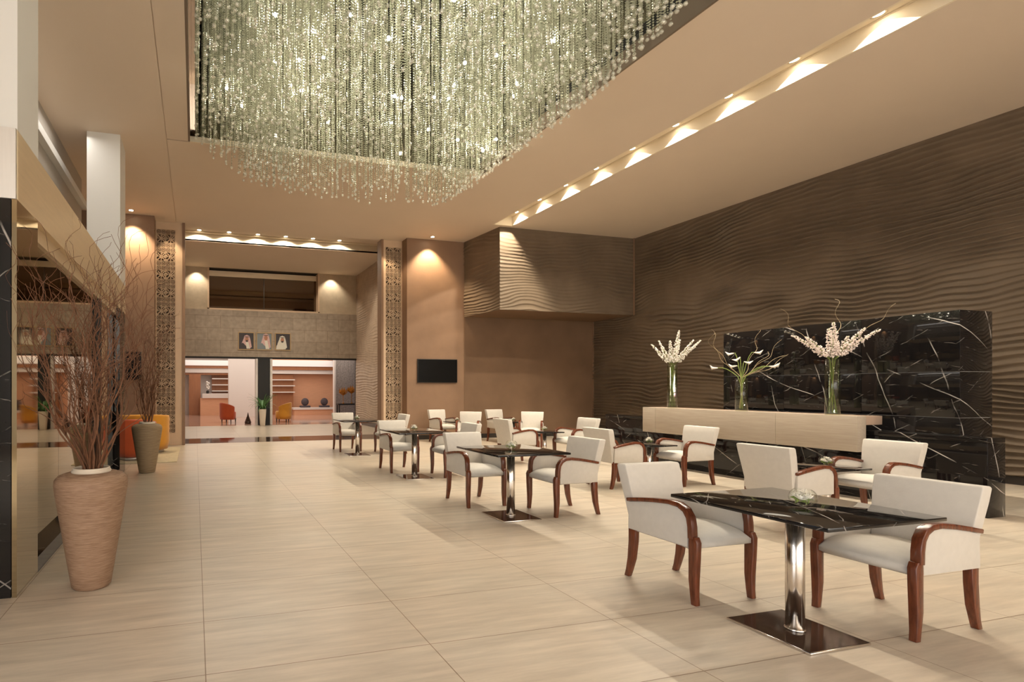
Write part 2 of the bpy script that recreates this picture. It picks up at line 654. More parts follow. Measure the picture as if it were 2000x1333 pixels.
# ------------------------------------------------------------------ the setting
ZC = 5.43
sbox('floor', (-7, -6.5, -0.2), (12.5, 19.6, 0), M['floor'], 'large beige stone floor tiles of the hall')
sbox('floor_lobby', (-4, 19.6, -0.2), (12.5, 32.5, 0), M['lobby_floor'], 'polished brown marble floor of the far lobby')
sbox('floor_threshold', (-0.9, 13.55, -0.05), (6.2, 14.85, 0.003), M['granite'], 'dark polished granite strip across the floor at the wide opening')

# main ceiling, built round the chandelier coffer and the lamp slot
CX0, CX1, CY0, CY1 = -0.08, 5.23, 0.6, 8.85
SX0, SX1, SY1, SZ = 7.12, 7.62, 11.42, 5.655
mb = MB()
T = 0.22
mb.box((-0.44, CY1 + 0.03, ZC), (CX1 + 0.03, 13.33, ZC + T))
mb.box((-2.1, -6.5, ZC), (-0.45, 13.45, ZC + T))
mb.box((-0.44, -6.5, ZC), (CX0 - 0.03, CY1, ZC + T))
mb.box((CX0 - 0.03, -6.5, ZC), (CX1 + 0.03, CY0 - 0.03, ZC + T))
mb.box((CX1 + 0.03, -6.5, ZC), (SX0 - 0.03, 13.33, ZC + T))
mb.box((SX0 - 0.03, SY1 + 0.03, ZC), (SX1 + 0.03, 13.45, ZC + T))
mb.box((SX1 + 0.03, -6.5, ZC), (11.7, 13.45, ZC + T))
mb.box((-0.46, -6.5, ZC + 0.012), (-0.43, 13.45, ZC + T))
ceil = struct(mb.build('ceiling', M['ceiling']), 'beige painted ceiling of the hall')
# lamp slot
mb = MB()
mb.box((SX0 - 0.05, -6.5, SZ), (SX1 + 0.05, SY1, SZ + 0.05))
mb.box((SX1, -6.5, ZC), (SX1 + 0.03, SY1 + 0.03, SZ))
mb.box((SX0 - 0.03, -6.5, ZC), (SX0, SY1 + 0.03, SZ))
mb.box((SX0, SY1, ZC), (SX1, SY1 + 0.03, SZ))
mb.box((SX1 - 0.012, -6.5, SZ - 0.02), (SX1, SY1, SZ))
struct(mb.build('trim_1', M['beam']), 'pale recessed slot in the ceiling that holds a row of lamps')

# coffer
CT = 7.5
mb = MB()
mb.box((CX0 - 0.04, CY0 - 0.04, CT), (CX1 + 0.04, CY1 + 0.04, CT + 0.04))
mb.box((CX0 - 0.04, CY0, 5.80), (CX0, CY1, CT))
mb.box((CX1, CY0, 5.80), (CX1 + 0.04, CY1, CT))
mb.box((CX0, CY1, 5.52), (CX1, CY1 + 0.04, CT))
mb.box((CX0, CY0 - 0.04, 5.80), (CX1, CY0, CT))
struct(mb.build('ceiling_coffer_mirror', M['dark_mirror']), 'smoked mirror lining of the deep ceiling coffer')
mb = MB()
mb.box((CX1, CY0, ZC - 0.0), (CX1 + 0.03, CY1, 5.66))
mb.box((CX0 - 0.03, CY0, ZC), (CX0, CY1, 5.80))
mb.box((CX0, CY0 - 0.03, ZC), (CX1, CY0, 5.80))
struct(mb.build('trim_2', M['coffer_lip']), 'brown lip round the ceiling coffer')
sbox('trim_3', (CX0, CY1, ZC), (CX1, CY1 + 0.03, 5.52), M['beam'], 'pale lip on the far edge of the ceiling coffer')
mb = MB()
for k in range(6):
    mb.box((CX1 - 0.004, CY0, 5.665 + k * 0.024), (CX1 + 0.03, CY1, 5.677 + k * 0.024))
mb.box((CX1 + 0.03, CY0, 5.66), (CX1 + 0.04, CY1, 5.80))
grille = tag(mb.build('vent_grille', M['black']), 'long dark slatted air grille along the right side of the ceiling coffer', 'vent')


# ---- wavy relief walls
def vnoise(u, v, seed):
    r = np.random.default_rng(seed)
    g = r.random((64, 64))
    ui = np.floor(u).astype(int)
    vi = np.floor(v).astype(int)
    fu = u - ui
    fv = v - vi
    fu = fu * fu * (3 - 2 * fu)
    fv = fv * fv * (3 - 2 * fv)
    a = g[ui % 64, vi % 64]
    b = g[(ui + 1) % 64, vi % 64]
    c = g[ui % 64, (vi + 1) % 64]
    d = g[(ui + 1) % 64, (vi + 1) % 64]
    return (a * (1 - fu) + b * fu) * (1 - fv) + (c * (1 - fu) + d * fu) * fv


def relief(s, z, amp=0.060, pitch=0.092):
    """ridged relief height as a function of the run s along the wall and height z"""
    n1 = vnoise(s / 1.1 + 10, z / 0.9 + 10, 1) - 0.5
    n2 = vnoise(s / 0.42 + 5, z / 0.33 + 3, 2) - 0.5
    n4 = vnoise(s / 2.6 + 2, z / 1.3 + 8, 4) - 0.5
    ph = z / pitch + 2.3 * n1 + 0.9 * n2 + 2.6 * n4
    fr = ph - np.floor(ph)
    prof = np.where(fr < 0.14, fr / 0.14, (1 - fr) / 0.86)
    prof = prof ** 1.6
    am = 0.12 + 1.35 * vnoise(s / 0.8 + 7, z / 0.35 + 2, 3)
    return amp * am * prof


def wavy(name, p0, p1, z0, z1, nrm, mat, label, ds=0.05, dz=0.0115, amp=0.060, pitch=0.092, thick=0.05, s0=0.0):
    p0 = np.array(p0, float)
    p1 = np.array(p1, float)
    ln = np.hypot(*(p1 - p0))
    ns = max(2, int(ln / ds) + 1)
    nz = max(2, int((z1 - z0) / dz) + 1)
    ss = np.linspace(0, ln, ns)
    zz = np.linspace(z0, z1, nz)
    Sg, Zg = np.meshgrid(ss, zz, indexing='ij')
    H = relief(Sg + s0, Zg, amp, pitch)
    H *= np.clip((z1 - 0.02 - Zg) / 0.10, 0, 1)
    d = (p1 - p0) / ln
    X = p0[0] + d[0] * Sg + nrm[0] * H
    Y = p0[1] + d[1] * Sg + nrm[1] * H
    V = np.stack([X, Y, Zg], -1).reshape(-1, 3)
    i = np.arange(ns - 1)[:, None] * nz + np.arange(nz - 1)[None, :]
    i = i.reshape(-1)
    Fq = np.stack([i, i + nz, i + nz + 1, i + 1], -1)
    # backing
    nb = len(V)
    bk = []
    for (px, py) in ((p0[0], p0[1]), (p1[0], p1[1])):
        for z in (z0, z1):
            bk.append((px - nrm[0] * thick, py - nrm[1] * thick, z))
    V = np.concatenate([V, np.array(bk)])
    Fl = [tuple(int(q) for q in f) for f in Fq]
    e00 = 0
    e01 = nz - 1
    e10 = (ns - 1) * nz
    e11 = ns * nz - 1
    Fl.append((nb, nb + 1, nb + 3, nb + 2))
    Fl.append((e00, e10, nb + 2, nb))
    Fl.append((e01, e11, nb + 3, nb + 1))
    Fl.append((e00, e01, nb + 1, nb))
    Fl.append((e10, e11, nb + 3, nb + 2))
    me = bpy.data.meshes.new(name)
    me.from_pydata(V.tolist(), [], Fl)
    me.polygons.foreach_set('use_smooth', [True] * len(Fq) + [False] * 5)
    me.materials.append(mat)
    me.update()
    o = bpy.data.objects.new(name, me)
    COL.objects.link(o)
    return struct(o, label)


RW = 11.46
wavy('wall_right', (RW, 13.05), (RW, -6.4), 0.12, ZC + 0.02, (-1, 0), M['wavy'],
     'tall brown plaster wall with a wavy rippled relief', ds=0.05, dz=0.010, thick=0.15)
sbox('baseboard_right', (RW - 0.01, -6.4, 0), (RW + 0.1, 13.0, 0.12), M['dark'], 'dark recessed base of the rippled wall')
# alcove back wall, tv wall, return
sbox('wall_alcove', (7.2, 13.04, 0), (RW + 0.1, 13.3, ZC), M['plaster_shaded'], 'brown plaster wall in the alcove under the rippled box, painted darker for its shade')
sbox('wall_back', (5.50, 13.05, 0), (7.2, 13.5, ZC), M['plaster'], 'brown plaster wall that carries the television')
sbox('baseboard_back', (5.47, 13.025, 0), (RW - 0.04, 13.05, 0.12), M['dark'], 'dark brown skirting of the back wall')
# bulkhead box
BX = [(7.20, 13.04), (7.36, 11.55), (RW, 11.55), (RW, 13.04)]
bz = 3.36
wavy('wall_bulkhead_front', BX[1], BX[2], bz, ZC, (0, -1), M['wavy'], 'rippled front of the raised plaster box', ds=0.045, dz=0.0125,
     amp=0.034, thick=0.03, s0=1.5)
wavy('wall_bulkhead_side', BX[0], BX[1], bz, ZC, (-0.994, -0.107), M['wavy'], 'rippled side of the raised plaster box', ds=0.045, dz=0.0125,
     amp=0.034, thick=0.03, s0=0.0)
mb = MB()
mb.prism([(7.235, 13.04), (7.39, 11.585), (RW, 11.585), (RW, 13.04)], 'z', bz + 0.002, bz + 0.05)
struct(mb.build('ceiling_bulkhead', M['plaster_shaded']), 'brown underside of the raised plaster box')
sbox('wall_front', (-7, -6.7, 0), (12.5, -6.5, ZC), M['front_paint'], 'pale wall behind the camera')
sbox('wall_left_front', (-6.2, -6.5, 0), (-6.0, 3.9, ZC), M['white'], 'pale side wall behind the camera on the left')
sbox('ceiling_front', (-6.2, -6.5, ZC), (-2.1, 4.4, ZC + T), M['ceiling'], 'ceiling at the left behind the camera')
# thin vertical joint strips in the corners of the alcove
mb = MB()
mb.box((RW - 0.045, 13.0, 0.12), (RW - 0.02, 13.04, bz))
mb.box((RW - 0.05, 11.50, bz), (RW - 0.03, 11.53, ZC))
struct(mb.build('trim_4', M['plaster']), 'thin vertical corner strips of the rippled wall')

# left back wall with niche and portal
sbox('wall_back_left', (-5.5, 12.9, 0), (-0.92, 13.4, ZC), M['plaster'], 'brown plaster wall on the left of the wide opening')
sbox('wall_left_far', (-5.6, 9.5, 0), (-5.45, 13.0, ZC), M['plaster'], 'far left wall of the seating corner')
sbox('ceiling_left', (-5.5, 4.4, ZC - 0.001), (-2.1, 13.3, ZC + T), M['ceiling'], 'ceiling of the seating corner')


def lattice(name, x0, x1, y, z0, z1, frame_side, label, cell=0.11, cols=4):
    """perforated panel seen from -y; frame_side = +1 if the plain stile is at the high-x side"""
    root = empty(name, ((x0 + x1) / 2, y, 0))
    cx = (x0 + x1) / 2
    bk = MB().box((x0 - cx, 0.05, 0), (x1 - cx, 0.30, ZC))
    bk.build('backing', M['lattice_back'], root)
    w = cols * cell
    if frame_side > 0:
        a0 = x0 - cx + 0.015
    else:
        a0 = x1 - cx - 0.015 - w
    fr = MB()
    # solid frame round the pierced field
    fr.box((x0 - cx, 0, 0), (a0, 0.05, ZC))
    fr.box((a0 + w, 0, 0), (x1 - cx, 0.05, ZC))
    fr.box((a0, 0, 0), (a0 + w, 0.05, z0))
    rows = int((z1 - z0) / cell)
    zt = z0 + rows * cell
    fr.box((a0, 0, zt), (a0 + w, 0.05, ZC))
    fr.build('frame', M['lattice'], root)
    lt = MB()
    t = 0.015

    def bar(p, q, tt=t):
        p = Vector((p[0], 0, p[1]))
        q = Vector((q[0], 0, q[1]))
        d = q - p
        ln = d.length
        ang = math.atan2(d.z, d.x)
        mt = Matrix.Translation((p.x, 0.008, p.z)) @ Matrix.Rotation(-ang, 4, 'Y')
        lt.box((-tt * 0.3, 0, -tt / 2), (ln + tt * 0.3, 0.03, tt / 2), mt)
    for c in range(cols + 1):
        bar((a0 + c * cell, z0), (a0 + c * cell, zt), 0.017)
    for r in range(rows + 1):
        bar((a0, z0 + r * cell), (a0 + w, z0 + r * cell), 0.017)
    for r in range(rows):
        for c in range(cols):
            X = a0 + c * cell
            Z = z0 + r * cell
            h = cell
            ty = r % 4
            if ty in (0, 1):
                # octagon in the square with small struts
                k = 0.27 * h
                P = [(X + k, Z), (X + h - k, Z), (X + h, Z + k), (X + h, Z + h - k), (X + h - k, Z + h), (X + k, Z + h), (X, Z + h - k), (X, Z + k)]
                for i in (1, 3, 5, 7):
                    bar(P[i], P[(i + 1) % 8])
                q = 0.3 * h
                Q = [(X + q, Z + q), (X + h - q, Z + q), (X + h - q, Z + h - q), (X + q, Z + h - q)]
                for i in range(4):
                    bar(Q[i], Q[(i + 1) % 4], 0.011)
            else:
                # quarter of a star whose centre lies on the cell corner
                if (c % 2 == 0) == (ty == 2):
                    bar((X, Z), (X + h, Z + h))
                else:
                    bar((X + h, Z), (X, Z + h))
                bar((X + h / 2, Z), (X + (h if c % 2 else 0), Z + h / 2))
                bar((X + h / 2, Z + h), (X + (h if c % 2 else 0), Z + h / 2))
                bar((X, Z + h / 2), (X + h / 2, Z + h))
    lt.build('lattice', M['lattice'], root)
    tag(root, label, 'screen')
    return root


lattice('lattice_screen', -0.92, -0.27, 13.30, 0.30, 5.27, 1,
        'tall pierced star-pattern pilaster left of the wide opening')
lattice('lattice_screen', 4.90, 5.50, 13.40, 0.30, 5.27, -1,
        'tall pierced star-pattern pilaster right of the wide opening', cell=0.115)
# jambs of the portal
sbox('trim_5', (-0.30, 13.26, 0), (-0.24, 13.62, ZC), M['plaster'], 'left jamb of the wide opening')
sbox('trim_6', (4.88, 13.34, 0), (4.94, 13.66, ZC), M['plaster'], 'right jamb of the wide opening')

# passage lobby behind the portal
LZ = 5.81
mb = MB()
mb.box((-3, 13.45, LZ), (6.3, 14.3, LZ + 0.05))
mb.box((-3, 16.2, LZ), (6.3, 19.7, LZ + 0.05))
mb.box((-3, 14.2, 6.08), (6.3, 16.3, 6.13))
struct(mb.build('ceiling_passage', M['ceiling']), 'beige ceiling of the passage behind the wide opening')
mb = MB()
mb.box((-3, 16.2, LZ + 0.002), (6.3, 16.24, 6.08))
mb.box((-3, 14.26, LZ + 0.002), (6.3, 14.3, 6.08))
mb.box((-3, 16.08, 6.045), (6.3, 16.2, 6.08))
struct(mb.build('trim_7', M['beam']), 'pale cove in the passage ceiling')
sbox('wall_passage_header', (-3, 13.33, ZC + 0.001), (6.3, 13.46, LZ + 0.04), M['ceiling'], 'ceiling step above the wide opening')
sbox('wall_passage_left', (-0.95, 13.5, 0), (-0.85, 19.7, 6.1), M['plaster'], 'left wall of the passage')
wavy('wall_passage_right', (6.14, 19.7), (6.14, 13.6), 0.15, 6.1, (-1, 0), M['wavy_pale'],
     'pale rippled stone wall on the right of the passage', ds=0.09, dz=0.02, amp=0.02, pitch=0.09)
sbox('baseboard_passage', (6.10, 13.6, 0), (6.16, 19.6, 0.15), M['granite'], 'dark base of the pale rippled wall')
# far wall (y = 19.6) with window band above and wide doorway below
YW = 19.6
mb = MB()
mb.box((-0.9, YW, 2.55), (6.3, YW + 0.25, 4.27))
struct(mb.build('wall_lobby', M['stone']), 'taupe stone-tiled wall above the lobby doorway')
mb = MB()
mb.box((-0.9, YW + 0.05, 4.27), (0.44, YW + 0.25, LZ + 0.3))
mb.box((4.64, YW + 0.05, 4.27), (6.3, YW + 0.25, LZ + 0.3))
struct(mb.build('wall_lobby_upper', M['stone_up']), 'paler stone panels beside the dark upper window')
win = empty('window_1', (2.54, YW, 4.27))
mb = MB()
mb.box((-2.10, 0.0, 0.02), (-2.04, 0.6, 1.54))
mb.box((2.04, 0.0, 0.02), (2.10, 0.6, 1.54))
mb.box((-2.10, 0.0, 0.0), (2.10, 0.6, 0.06))
mb.build('window_frame', M['lattice'], win)
MB().box((-2.04, 0.35, 0.06), (2.04, 0.38, 1.30)).build('pane', M['window'], win)
MB().box((-2.04, 0.32, 1.30), (2.04, 0.40, 1.50)).build('valance', M['gold'], win)
mb = MB()
mb.box((-2.15, 0.58, 0.0), (2.15, 0.62, 2.0))
mb.box((-2.10, 0.02, 1.54), (2.10, 0.6, 1.56))
mb.box((-0.012, 0.33, 0.06), (0.012, 0.39, 1.30))
mb.build('mullion', M['dark'], win)
struct(win, 'dark upper window with a gold band, high above the lobby doorway')
# doorway frames
mb = MB()
mb.box((-0.5, YW + 0.02, 2.49), (6.25, YW + 0.3, 2.56))
mb.box((6.15, YW - 0.02, 0), (6.30, YW + 0.3, 2.56))
struct(mb.build('door_1', M['black']), 'black metal frame round the lobby doorway')
mb = MB()
mb.box((2.30, YW - 0.1, 0), (2.70, YW + 0.28, 2.50))
struct(mb.build('trim_8', M['black']), 'square black column in the lobby doorway')
mb = MB()
mb.box((2.19, YW + 0.02, 0), (2.27, YW + 0.26, 2.50))
mb.box((2.73, YW + 0.02, 0), (2.82, YW + 0.26, 2.50))
struct(mb.build('trim_9', M['lobby_white']), 'pale posts beside the black column')

# far lobby shell
struct(MB().box((-4, 19.9, 2.98), (12, 32, 3.05)).build('ceiling_lobby', M['lobby_white']), 'white ceiling of the far lobby')
mb = MB()
mb.box((1.55, 25.3, 0), (2.95, 25.8, 2.98))
struct(mb.build('wall_lobby_pier', M['lobby_white']), 'broad white pier in the far lobby')
mb = MB()
mb.box((-3, 28.6, 0), (3.2, 28.8, 2.98))
mb.box((-3.1, 20, 0), (-3.0, 28.8, 2.98))
struct(mb.build('wall_lobby_left', M['lobby_white']), 'white walls behind the reception desk')
mb = MB()
mb.box((3.0, 27.4, 0), (8.2, 27.6, 2.98))
struct(mb.build('wall_lobby_back', M['peach']), 'peach panelled wall of the far lobby')
mb = MB()
mb.box((3.75, 27.0, 0), (4.98, 27.4, 2.10))
struct(mb.build('wall_lobby_niche', M['brown_wood']), 'brown wood shelf niche in the far lobby')
sbox('wall_lobby_right', (6.07, 22.5, 0), (9.5, 22.7, 2.98), M['wallpaper'], 'grey scroll-patterned wall behind the console table')
sbox('trim_10', (5.99, 22.45, 0), (6.06, 22.7, 2.98), M['lobby_white'], 'white corner post of the patterned wall')
# lobby soffits
for i, (x0, x1, y, lst) in enumerate(((-3.0, 1.9, 28.0, ((2.55, 2.82, 'strip'), (2.42, 2.55, 'brown_wood'), (2.18, 2.42, 'lobby_white'), (2.07, 2.18, 'brown_wood'))),
                                      (3.4, 7.6, 27.0, ((2.51, 2.83, 'strip'), (2.33, 2.51, 'brown_wood'), (2.13, 2.33, 'lobby_white'))))):
    for j, (z0, z1, mt) in enumerate(lst):
        sbox('trim_%d' % (11 + i * 4 + j), (x0, y - 0.35 + 0.08 * j, z0), (x1, y + 0.35, z1), M[mt],
             ('left' if i == 0 else 'right') + ' lobby soffit band of ' + {'strip': 'glowing white', 'brown_wood': 'brown wood', 'lobby_white': 'white plaster'}[mt])
mb = MB()
mb.box((-0.30, 27.7, 0), (0.28, 28.2, 2.10))
struct(mb.build('wall_lobby_column', M['brown_wood']), 'brown wood column left of the reception desk')
mb = MB()
for z in (1.24, 1.56, 1.88):
    mb.box((0.85, 27.9, z - 0.03), (1.75, 28.3, z + 0.02))
tag(mb.build('wall_shelf', M['lobby_white']), 'white shelves on the brown wall behind the reception desk', 'shelf')
mb = MB()
mb.box((0.85, 28.25, 0.9), (1.75, 28.4, 2.08))
struct(mb.build('wall_lobby_shelf_back', M['brown_wood']), 'brown wood backing behind the reception shelves')
mb = MB()
for z in (1.18, 1.51, 1.82):
    mb.box((3.80, 26.75, z - 0.03), (5.02, 27.0, z + 0.02))
tag(mb.build('wall_shelf', M['lobby_white']), 'white shelves on the brown niche behind the yellow tub chair', 'shelf')

# ---- left front: marble pier, bronze fascia, mirror glass, columns
XL = -1.15
struct(MB().box((-4.0, 3.91, 0), (XL - 0.035, 4.37, 2.66)).build('wall_left_pier', M['marble']), 'black veined marble pier at the left edge')
sbox('wall_left_cladding', (XL - 0.03, 3.91, 0.0), (XL, 4.39, 2.66), M['mirror_pale'], 'bronze mirror cladding on the side of the marble pier')
sbox('wall_left_fascia_end', (-4.0, 3.90, 2.66), (XL - 0.004, 3.93, 3.13), M['silver'], 'grey metal end of the fascia')
mb = MB()
ys = [3.93, 5.55, 7.15, 8.75, 9.55]
for a, b in zip(ys[:-1], ys[1:]):
    mb.box((XL - 0.06, a + 0.002, 2.66), (XL, b - 0.002, 3.13))
mb.box((XL - 0.5, 3.95, 2.66), (XL - 0.06, 9.53, 3.12))
struct(mb.build('wall_left_fascia', M['gold']), 'brushed bronze fascia along the left side')
sbox('wall_left_glazing_head', (XL - 0.30, 4.4, 2.55), (XL - 0.05, 9.5, 2.66), M['gold'], 'bronze head above the mirrored glazing')
win2 = empty('window_2', (-1.24, 4.40, 0.12))
edges = [0.0, 1.0, 2.0, 2.93]
for a, b in zip(edges[:-1], edges[1:]):
    MB().box((-0.02, a + 0.003, 0.0), (0.0, b - 0.003, 2.44)).build('pane', M['mirror'], win2)
MB().box((-0.05, 2.93, 0.0), (0.05, 3.03, 2.44)).build('post', M['black'], win2)
mb = MB()
mb.box((-0.02, 3.03, 0.0), (0.0, 4.35, 2.44))
mb.build('pane', M['mirror'], win2)
struct(win2, 'tall bronze mirror-glass shopfront on the left')
sbox('baseboard_left', (-1.32, 4.39, 0), (XL, 8.8, 0.12), M['marble'], 'black marble kerb under the mirrored glazing')
struct(MB().box((-1.62, 8.85, 0), (XL - 0.002, 9.5, 2.66)).build('wall_left_pier_far', M['marble']), 'black marble pier at the far end of the glazing')
sbox('wall_left_inner', (-1.66, 4.4, 0), (-1.60, 9.5, 2.66), M['dark'], 'dark wall behind the mirrored glazing')
sbox('trim_20', (-3.6, 3.93, 3.13), (XL - 0.002, 4.41, ZC), M['white'], 'white square column above the marble pier')
sbox('trim_21', (-1.64, 8.90, 3.13), (XL - 0.002, 9.54, ZC), M['white'], 'white square column at the far end of the fascia')
# upper gallery
sbox('wall_gallery', (-2.3, 4.4, 3.1), (-2.12, 11.0, ZC - 0.001), M['upper'], 'grey wall of the upper gallery')
sbox('trim_22', (-2.12, 4.4, 4.86), (-2.02, 11.0, 4.98), M['white'], 'pale band on the gallery wall')
sbox('floor_gallery', (-2.2, 4.4, 3.0), (-1.66, 9.5, 3.09), M['upper'], 'edge of the gallery floor')
area('gallery_fill', (-1.75, 6.6, 5.35), (0, 0, 0), 0.3, 4.5, 20, (1.0, 0.95, 0.88))  # unseen fill added to brighten the gallery wall
rail = empty('glass_balustrade', (-1.655, 4.42, 3.09))
for k in range(4):
    MB().box((-0.006, k * 1.12 + 0.01, 0), (0.006, k * 1.12 + 1.10, 0.75)).build('glass_panel', M['railglass'], rail)
tag(rail, 'clear glass balustrade on top of the bronze fascia', 'balustrade')


# ------------------------------------------------------------------ lamps
def downlight(x, y, z, label, group, target, power, angle=75, r=0.045, blend=0.4, color=WARM2, glow=None, lens=0.055):
    t = empty('downlight', (x, y, z))
    MB().lathe([(r, 0.0), (r * 1.35, 0.0), (r * 1.35, -0.006), (r, -0.006), (r, 0.0)], 20, cap=False).build('trim_ring', M['chrome'], t)
    MB().lathe([(1e-4, -0.003), (r, -0.003), (r, 0.0)], 20, cap=False).build('lens', M['lamp'], t)
    tag(t, label, 'downlight', group)
    spot('downlight_beam', (x, y, z - 0.02), target, power, color, angle, blend, 0.03)
    return t


SLOTY = [4.15 + 0.865 * k for k in range(9)]
names = ['nearest', 'second nearest', 'third nearest', 'fourth nearest', 'middle', 'fourth from the far end', 'third from the far end', 'second from the far end', 'farthest']
names = ['nearest lamp', 'second lamp', 'third lamp', 'fourth lamp', 'fifth lamp', 'sixth lamp', 'seventh lamp', 'eighth lamp', 'last lamp, by the rippled box,']
for k, y in enumerate(SLOTY):
    downlight(7.49, y, SZ - 0.001, 'bright %s in the ceiling slot, counting away from the camera' % names[k] if k < 8 else
              'bright last lamp in the ceiling slot, closest to the rippled box', 'lamps in the ceiling slot', (7.75, y, 0), 200, 112, 0.06, 0.08)
for k in range(1, 8):
    spot('slot_beam', (7.49, 4.15 - 0.865 * k, SZ - 0.02), (7.75, 4.15 - 0.865 * k, 0), 45, WARM2, 102, 0.12, 0.3)
downlight(6.12, 12.78, ZC - 0.001, 'small ceiling lamp washing the wall above the television', None, (6.12, 12.9, 0), 300, 95, 0.05, 0.6, WARM)
downlight(-1.40, 12.62, ZC - 0.001, 'small ceiling lamp washing the wall at the far left', None, (-1.40, 12.75, 0), 320, 95, 0.05, 0.6, WARM)
pl = ['leftmost', 'second from left', 'third from left', 'third from right', 'second from right', 'rightmost']
for k, x in enumerate((0.12, 0.99, 1.85, 2.71, 3.57, 4.43)):
    downlight(x, 15.97, 6.079, '%s of six small lamps in the passage ceiling cove' % pl[k], 'lamps in the passage ceiling cove',
              (x, 16.1, 0), 60, 150, 0.055, 0.3, WARM2)
for k, (x, p) in enumerate(((0.05, 60), (1.2, 40), (2.5, 40), (3.8, 40), (5.1, 60))):
    spot('lobby_wall_beam', (x, 19.40, LZ - 0.02), (x, 19.62, 3.2), p, WARM2, 100, 0.6)
for x in (0.5, 1.6, 2.7, 3.8, 4.9):
    spot('passage_fill', (x, 17.3, LZ - 0.02), (x, 18.0, 0), 70, WARM2, 125, 0.8, 0.06)  # fill spots without fixtures, added to lift the passage stone
# washers in front of the lattices; added fill spots over the hall, no fixtures
spot('lattice_beam', (-0.6, 12.95, ZC - 0.03), (-0.6, 13.32, 2.2), 60, WARM, 70, 0.5)
spot('lattice_beam', (5.05, 13.0, ZC - 0.03), (5.1, 13.42, 2.2), 60, WARM, 70, 0.5)
for (x, y, p) in ((1.2, 10.8, 210), (4.2, 11.4, 210), (5.6, 5.4, 90), (5.6, 8.4, 120), (9.5, 1.0, 170), (9.4, 3.8, 230), (9.4, 6.8, 260), (9.4, 9.8, 240)):
    spot('hall_fill', (x, y, ZC - 0.02), (x, y, 0), p, WARM2, 130, 1.0, 0.35)


# ------------------------------------------------------------------ chandelier
def zbot(x, y):
    k = [(0.0, 5.36), (0.2, 5.12), (0.45, 5.02), (0.8, 4.74), (1.3, 4.64), (3.0, 4.60), (4.2, 4.66), (4.6, 4.86), (4.85, 5.20), (5.1, 5.36)]
    for (a, za), (b, zb) in zip(k[:-1], k[1:]):
        if x <= b:
            z = za + (zb - za) * (x - a) / (b - a)
            break
    else:
        z = 5.3
    # the front half of the swarm hangs a little higher
    z += 0.35 * max(0, (5.2 - y) / 2.0)
    return z


chan = empty('crystal_chandelier', (2.5, 6.0, CT))
tag(chan, 'huge chandelier of hanging crystal bead strands in the ceiling coffer', 'chandelier')
MB().box((-2.48, -2.9, -0.03), (2.45, 2.62, -0.001)).build('ceiling_plate', M['black'], chan)
pts = []
step = 0.092
y = 3.2
while y < 8.6:
    x = 0.03
    while x < 4.96:
        e = (1.0 if x < 1.55 else (1.0 if x > 4.05 else 0.42))
        if y < 5.0:
            e = max(e, 0.9) * 0.9
        if y > 8.35:
            e = max(e, 0.75)
        if random.random() < e:
            px = x + random.uniform(-.025, .025)
            py = y + random.uniform(-.025, .025)
            pz = zbot(px, py) + random.uniform(-0.02, 0.07) + (random.uniform(0.1, 0.6) if random.random() < 0.25 else 0)
            pts.append((px, py, pz))
        x += step
    y += step


def strand(base, name, parent=None, stuff=False):
    """one bead chain as a zig-zag lathe with a ball at the end"""
    px, py, pz = base
    top = CT - 0.03
    mb_b = MB()
    n = int((top - pz) / 0.0285)
    prof = []
    for i in range(n):
        z = pz + 0.05 + i * 0.0285
        if z > top:
            break
        prof.append((0.0012, z))
        prof.append((0.0094, z + 0.006))
        prof.append((0.0094, z + 0.013))
        prof.append((0.0012, z + 0.020))
    prof.append((0.002, top))
    mb_b.lathe(prof, 5, (px, py, 0), smooth=False, cap=False)
    return mb_b


# the hundred strands that show largest: those at the near and lower edges
vis = sorted(pts, key=lambda p: (-(1.0 if (p[0] > 4.6 or p[0] < 0.25 or p[1] > 8.3) else 0), p[1]))
edge_pts = [p for p in pts if p[0] > 4.5 or p[0] < 0.2 or p[1] > 8.35]
random.shuffle(edge_pts)
own = set(edge_pts[:98])
o0 = Vector((2.5, 6.0, CT))
for p in own:
    s_ = strand(p, 'x')
    s_.v = [(a - o0.x, b - o0.y, c - o0.z) for a, b, c in s_.v]
    so = s_.build('crystal_strand', M['crystal'], chan)
    MB().sphere((p[0] - o0.x, p[1] - o0.y, p[2] + 0.022 - o0.z), 0.024, 10, 8).build('crystal_drop', M['crystal_end'], so)
rest = [p for p in pts if p not in own]
print('strands', len(pts), len(rest))


